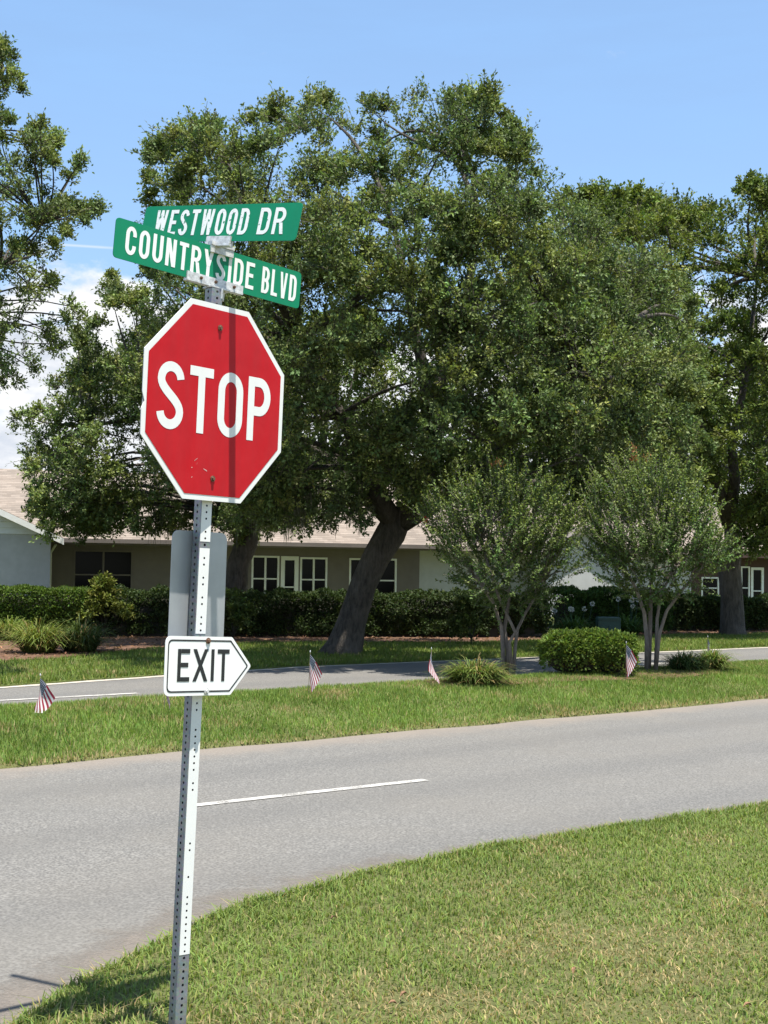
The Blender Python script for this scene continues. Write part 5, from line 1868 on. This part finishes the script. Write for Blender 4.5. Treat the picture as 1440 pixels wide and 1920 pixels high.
# stop sign
a_ = 0.381
t8 = math.tan(math.pi / 8)
octo = lambda a: [(-a * t8, a), (a * t8, a), (a, a * t8), (a, -a * t8), (a * t8, -a), (-a * t8, -a), (-a, -a * t8), (-a, a * t8)]
full = octo(a_)
full = full[:6] + [(-a_, -a_ * t8), (-a_ - .002, -0.062), (-a_ + 0.012, -0.035), (-a_, 0.0), (-a_, a_ * t8)]
SM = sign_matrix((-0.655, 5.351, 2.374 + DZ), 52.0, 1.2, 0.9)
stop = place(MB().plate(full[::-1], 0.0, 0.003).build('stop_sign', M_WHITE), SM)
tag(stop, 'red octagonal STOP sign with white border')
MB().add([(x, -0.0012, z) for x, z in octo(a_ - 0.021)], [tuple(range(7, -1, -1))]).build('red_field', M_RED, stop)
MB().add([(x, 0.0042, z) for x, z in octo(a_ - 0.004)], [tuple(range(8))]).build('back', M_ALU, stop)
lw = [0.135, 0.125, 0.138, 0.130]
gap = 0.0285
tot = sum(lw) + 3 * gap
x = -tot / 2 - 0.004
for chx, ww in zip('STOP', lw):
    letter(chx, x, -0.127, 0.254, ww, 0.0365, -0.002, M_WHITE, stop)
    x += ww + gap
bolt(stop, 0.0, 0.292, -0.0016); bolt(stop, -0.004, -0.295, -0.0016)
for sx_, sz_, ln_, an_ in ((-0.105, -0.235, 0.02, 0.6), (-0.092, -0.248, 0.014, 1.2), (-0.055, -0.262, 0.022, -0.4), (-0.12, -0.262, 0.006, 0), (-0.118, -0.30, 0.007, 0.5)):
    dx, dz_ = ln_ * math.cos(an_), ln_ * math.sin(an_)
    MB().add([(sx_, -0.0016, sz_), (sx_ + dx, -0.0016, sz_ + dz_), (sx_ + dx * .8 + .002, -0.0016, sz_ + dz_ * .8 + .004), (sx_, -0.0016, sz_ + .003)], [(0, 1, 2, 3)]).build('scratch', plain('scratch', (0.6, 0.3, 0.28), .6), stop)


# street name blades
BLADE_M = []


def blade(name, c, yaw_, lean_, roll_, L, hgt, words, lmat, cap, label, gap_k=0.2, stroke=0.017, x_start=None):
    mw = sign_matrix(c, yaw_, lean_, roll_)
    poly = rounded([(-L / 2, -hgt / 2), (L / 2, -hgt / 2), (L / 2, hgt / 2), (-L / 2, hgt / 2)], 0.018)
    o = place(MB().plate(poly, -0.0018, 0.0022).build(name, M_GREEN), mw)
    BLADE_M.append(mw)
    tag(o, label)
    rim_o = rounded([(-L / 2, -hgt / 2), (L / 2, -hgt / 2), (L / 2, hgt / 2), (-L / 2, hgt / 2)], 0.018)
    return o


def lettering(o, words, xs, cap, z0, stroke, mat, y, wide):
    """words: list of (text, x_from, x_to): letters spread evenly from edge to edge"""
    for text, xa_, xb_ in words:
        rel_w = {'I': 0.30, 'W': 1.35, 'T': 0.92, 'L': 0.86, 'E': 0.9}
        ws = [rel_w.get(c_, 1.0) for c_ in text]
        g_ = 0.30
        unit = (xb_ - xa_) / (sum(ws) + g_ * (len(text) - 1))
        x_ = xa_
        for c_, w_ in zip(text, ws):
            letter(c_, x_, z0, cap, max(unit * w_, stroke), stroke, y, mat, o)
            x_ += unit * (w_ + g_)


CM = blade('street_name_sign', (-0.687, 5.40, 2.921 + DZ), 43.0, 0.0, 4.6, 0.895, 0.1524, None, None, None, 'green street name sign reading COUNTRYSIDE BLVD')
lettering(CM, [('COUNTRYSIDE', -0.400, 0.205), ], None, 0.108, -0.052, 0.0152, M_LETTER, -0.0026, 1)
lettering(CM, [('BLVD', 0.245, 0.425)], None, 0.108, -0.052, 0.0138, M_LETTER, -0.0026, 1)
WM = blade('street_name_sign', tuple(CAMP + (np.array([-0.650, 5.267, 3.056 + DZ]) - CAMP) * 5.42 / 5.267), -30.4, -9.5, 6.0, 0.784, 0.1524, None, None, None, 'green street name sign reading WESTWOOD DR with peeling letters')
lettering(WM, [('WESTWOOD', -0.325, 0.150), ('DR', 0.200, 0.325)], None, 0.108, -0.05, 0.0152, M_PEEL, -0.0026, 1)

# rear sign seen from the back
BM = sign_matrix((-0.722, 5.432, 1.648 + DZ), 53.0, 0.4, 1.2)
rear = place(MB().plate(rounded([(-.1524, -.2286), (.1524, -.2286), (.1524, .2286), (-.1524, .2286)], 0.038)[::1], 0.0, 0.002).build('sign_back', M_ALU), BM)
tag(rear, 'bare grey aluminium back of a small sign')

# EXIT arrow sign
XM = sign_matrix((-0.662, 5.34, 1.359 + DZ), 51.0, -1.2, 2.6)
l_ = 0.2285; h_ = 0.112; k_ = 0.118
xp = [(-l_, -h_), (k_, -h_), (l_, 0), (k_, h_), (-l_, h_)]
outer = rounded(xp, [0.03, 0.012, 0.012, 0.012, 0.03])
exit_o = place(MB().plate(outer, 0.0, 0.002).build('exit_sign', M_WHITE), XM)
tag(exit_o, 'white arrow-shaped sign reading EXIT with black border')


def inset(d):
    q = [(-l_ + d, -h_ + d), (k_ - d * 0.45, -h_ + d), (l_ - d * 1.35, 0), (k_ - d * 0.45, h_ - d), (-l_ + d, h_ - d)]
    return rounded(q, [max(0.004, 0.03 - d * .6), 0.008, 0.008, 0.008, max(0.004, 0.03 - d * .6)])


ring(inset(0.013), inset(0.0185), -0.001).build('border', M_BLACK, exit_o)
x = -0.165
for chx, ww in (('E', 0.062), ('X', 0.078), ('I', 0.017), ('T', 0.064)):
    letter(chx, x, -0.058, 0.122, ww, 0.0165, -0.0012, M_BLACK, exit_o)
    x += ww + 0.0165
bolt(exit_o, -0.012, 0.096, -0.0012); bolt(exit_o, -0.012, -0.096, -0.0012, mat=M_CAST)


# brackets
def channel(name, mw, x0, x1, z, parent=None, mat=M_CAST):
    """U-shaped clamp that holds a blade along its edge"""
    m = MB()
    m.box(x0, x1, -0.011, -0.0024, z, z + 0.028).box(x0, x1, 0.0024, 0.011, z, z + 0.028).box(x0, x1, -0.013, 0.013, z - 0.008, z - 0.0002)
    return m


postx = 0.035
br = channel('b', None, postx - 0.155, postx + 0.115, -0.0782)
br.tube([(postx, 0, -0.13), (postx, 0, -0.087)], [0.034, 0.036], 4)
br.box(postx - 0.05, postx + 0.05, -0.03, 0.03, -0.092, -0.0865)
bo = br.build('bracket', M_CAST)
place(bo, BLADE_M[0])
tag(bo, 'cast clamp holding the COUNTRYSIDE BLVD sign on the post')
for xx in (postx - 0.09, postx - 0.02, postx + 0.07):
    bolt(bo, xx, -0.065, -0.0112, 0.0045)
br = MB()
br.box(postx - 0.055, postx + 0.055, -0.011, -0.0024, 0.050, 0.078).box(postx - 0.055, postx + 0.055, 0.0024, 0.011, 0.050, 0.078).box(postx - 0.055, postx + 0.055, -0.014, 0.014, 0.0785, 0.093)
b2 = br.build('bracket', M_CAST)
place(b2, BLADE_M[0])
tag(b2, 'cast cross clamp between the two street name signs')
br = MB()
ox = 0.025
br.box(ox - 0.06, ox + 0.06, -0.011, -0.0024, -0.088, -0.058).box(ox - 0.06, ox + 0.06, 0.0024, 0.011, -0.088, -0.058).box(ox - 0.06, ox + 0.06, -0.013, 0.013, -0.098, -0.0885)
b3 = br.build('bracket', M_CAST)
place(b3, BLADE_M[1])
tag(b3, 'cast clamp gripping the WESTWOOD DR sign')
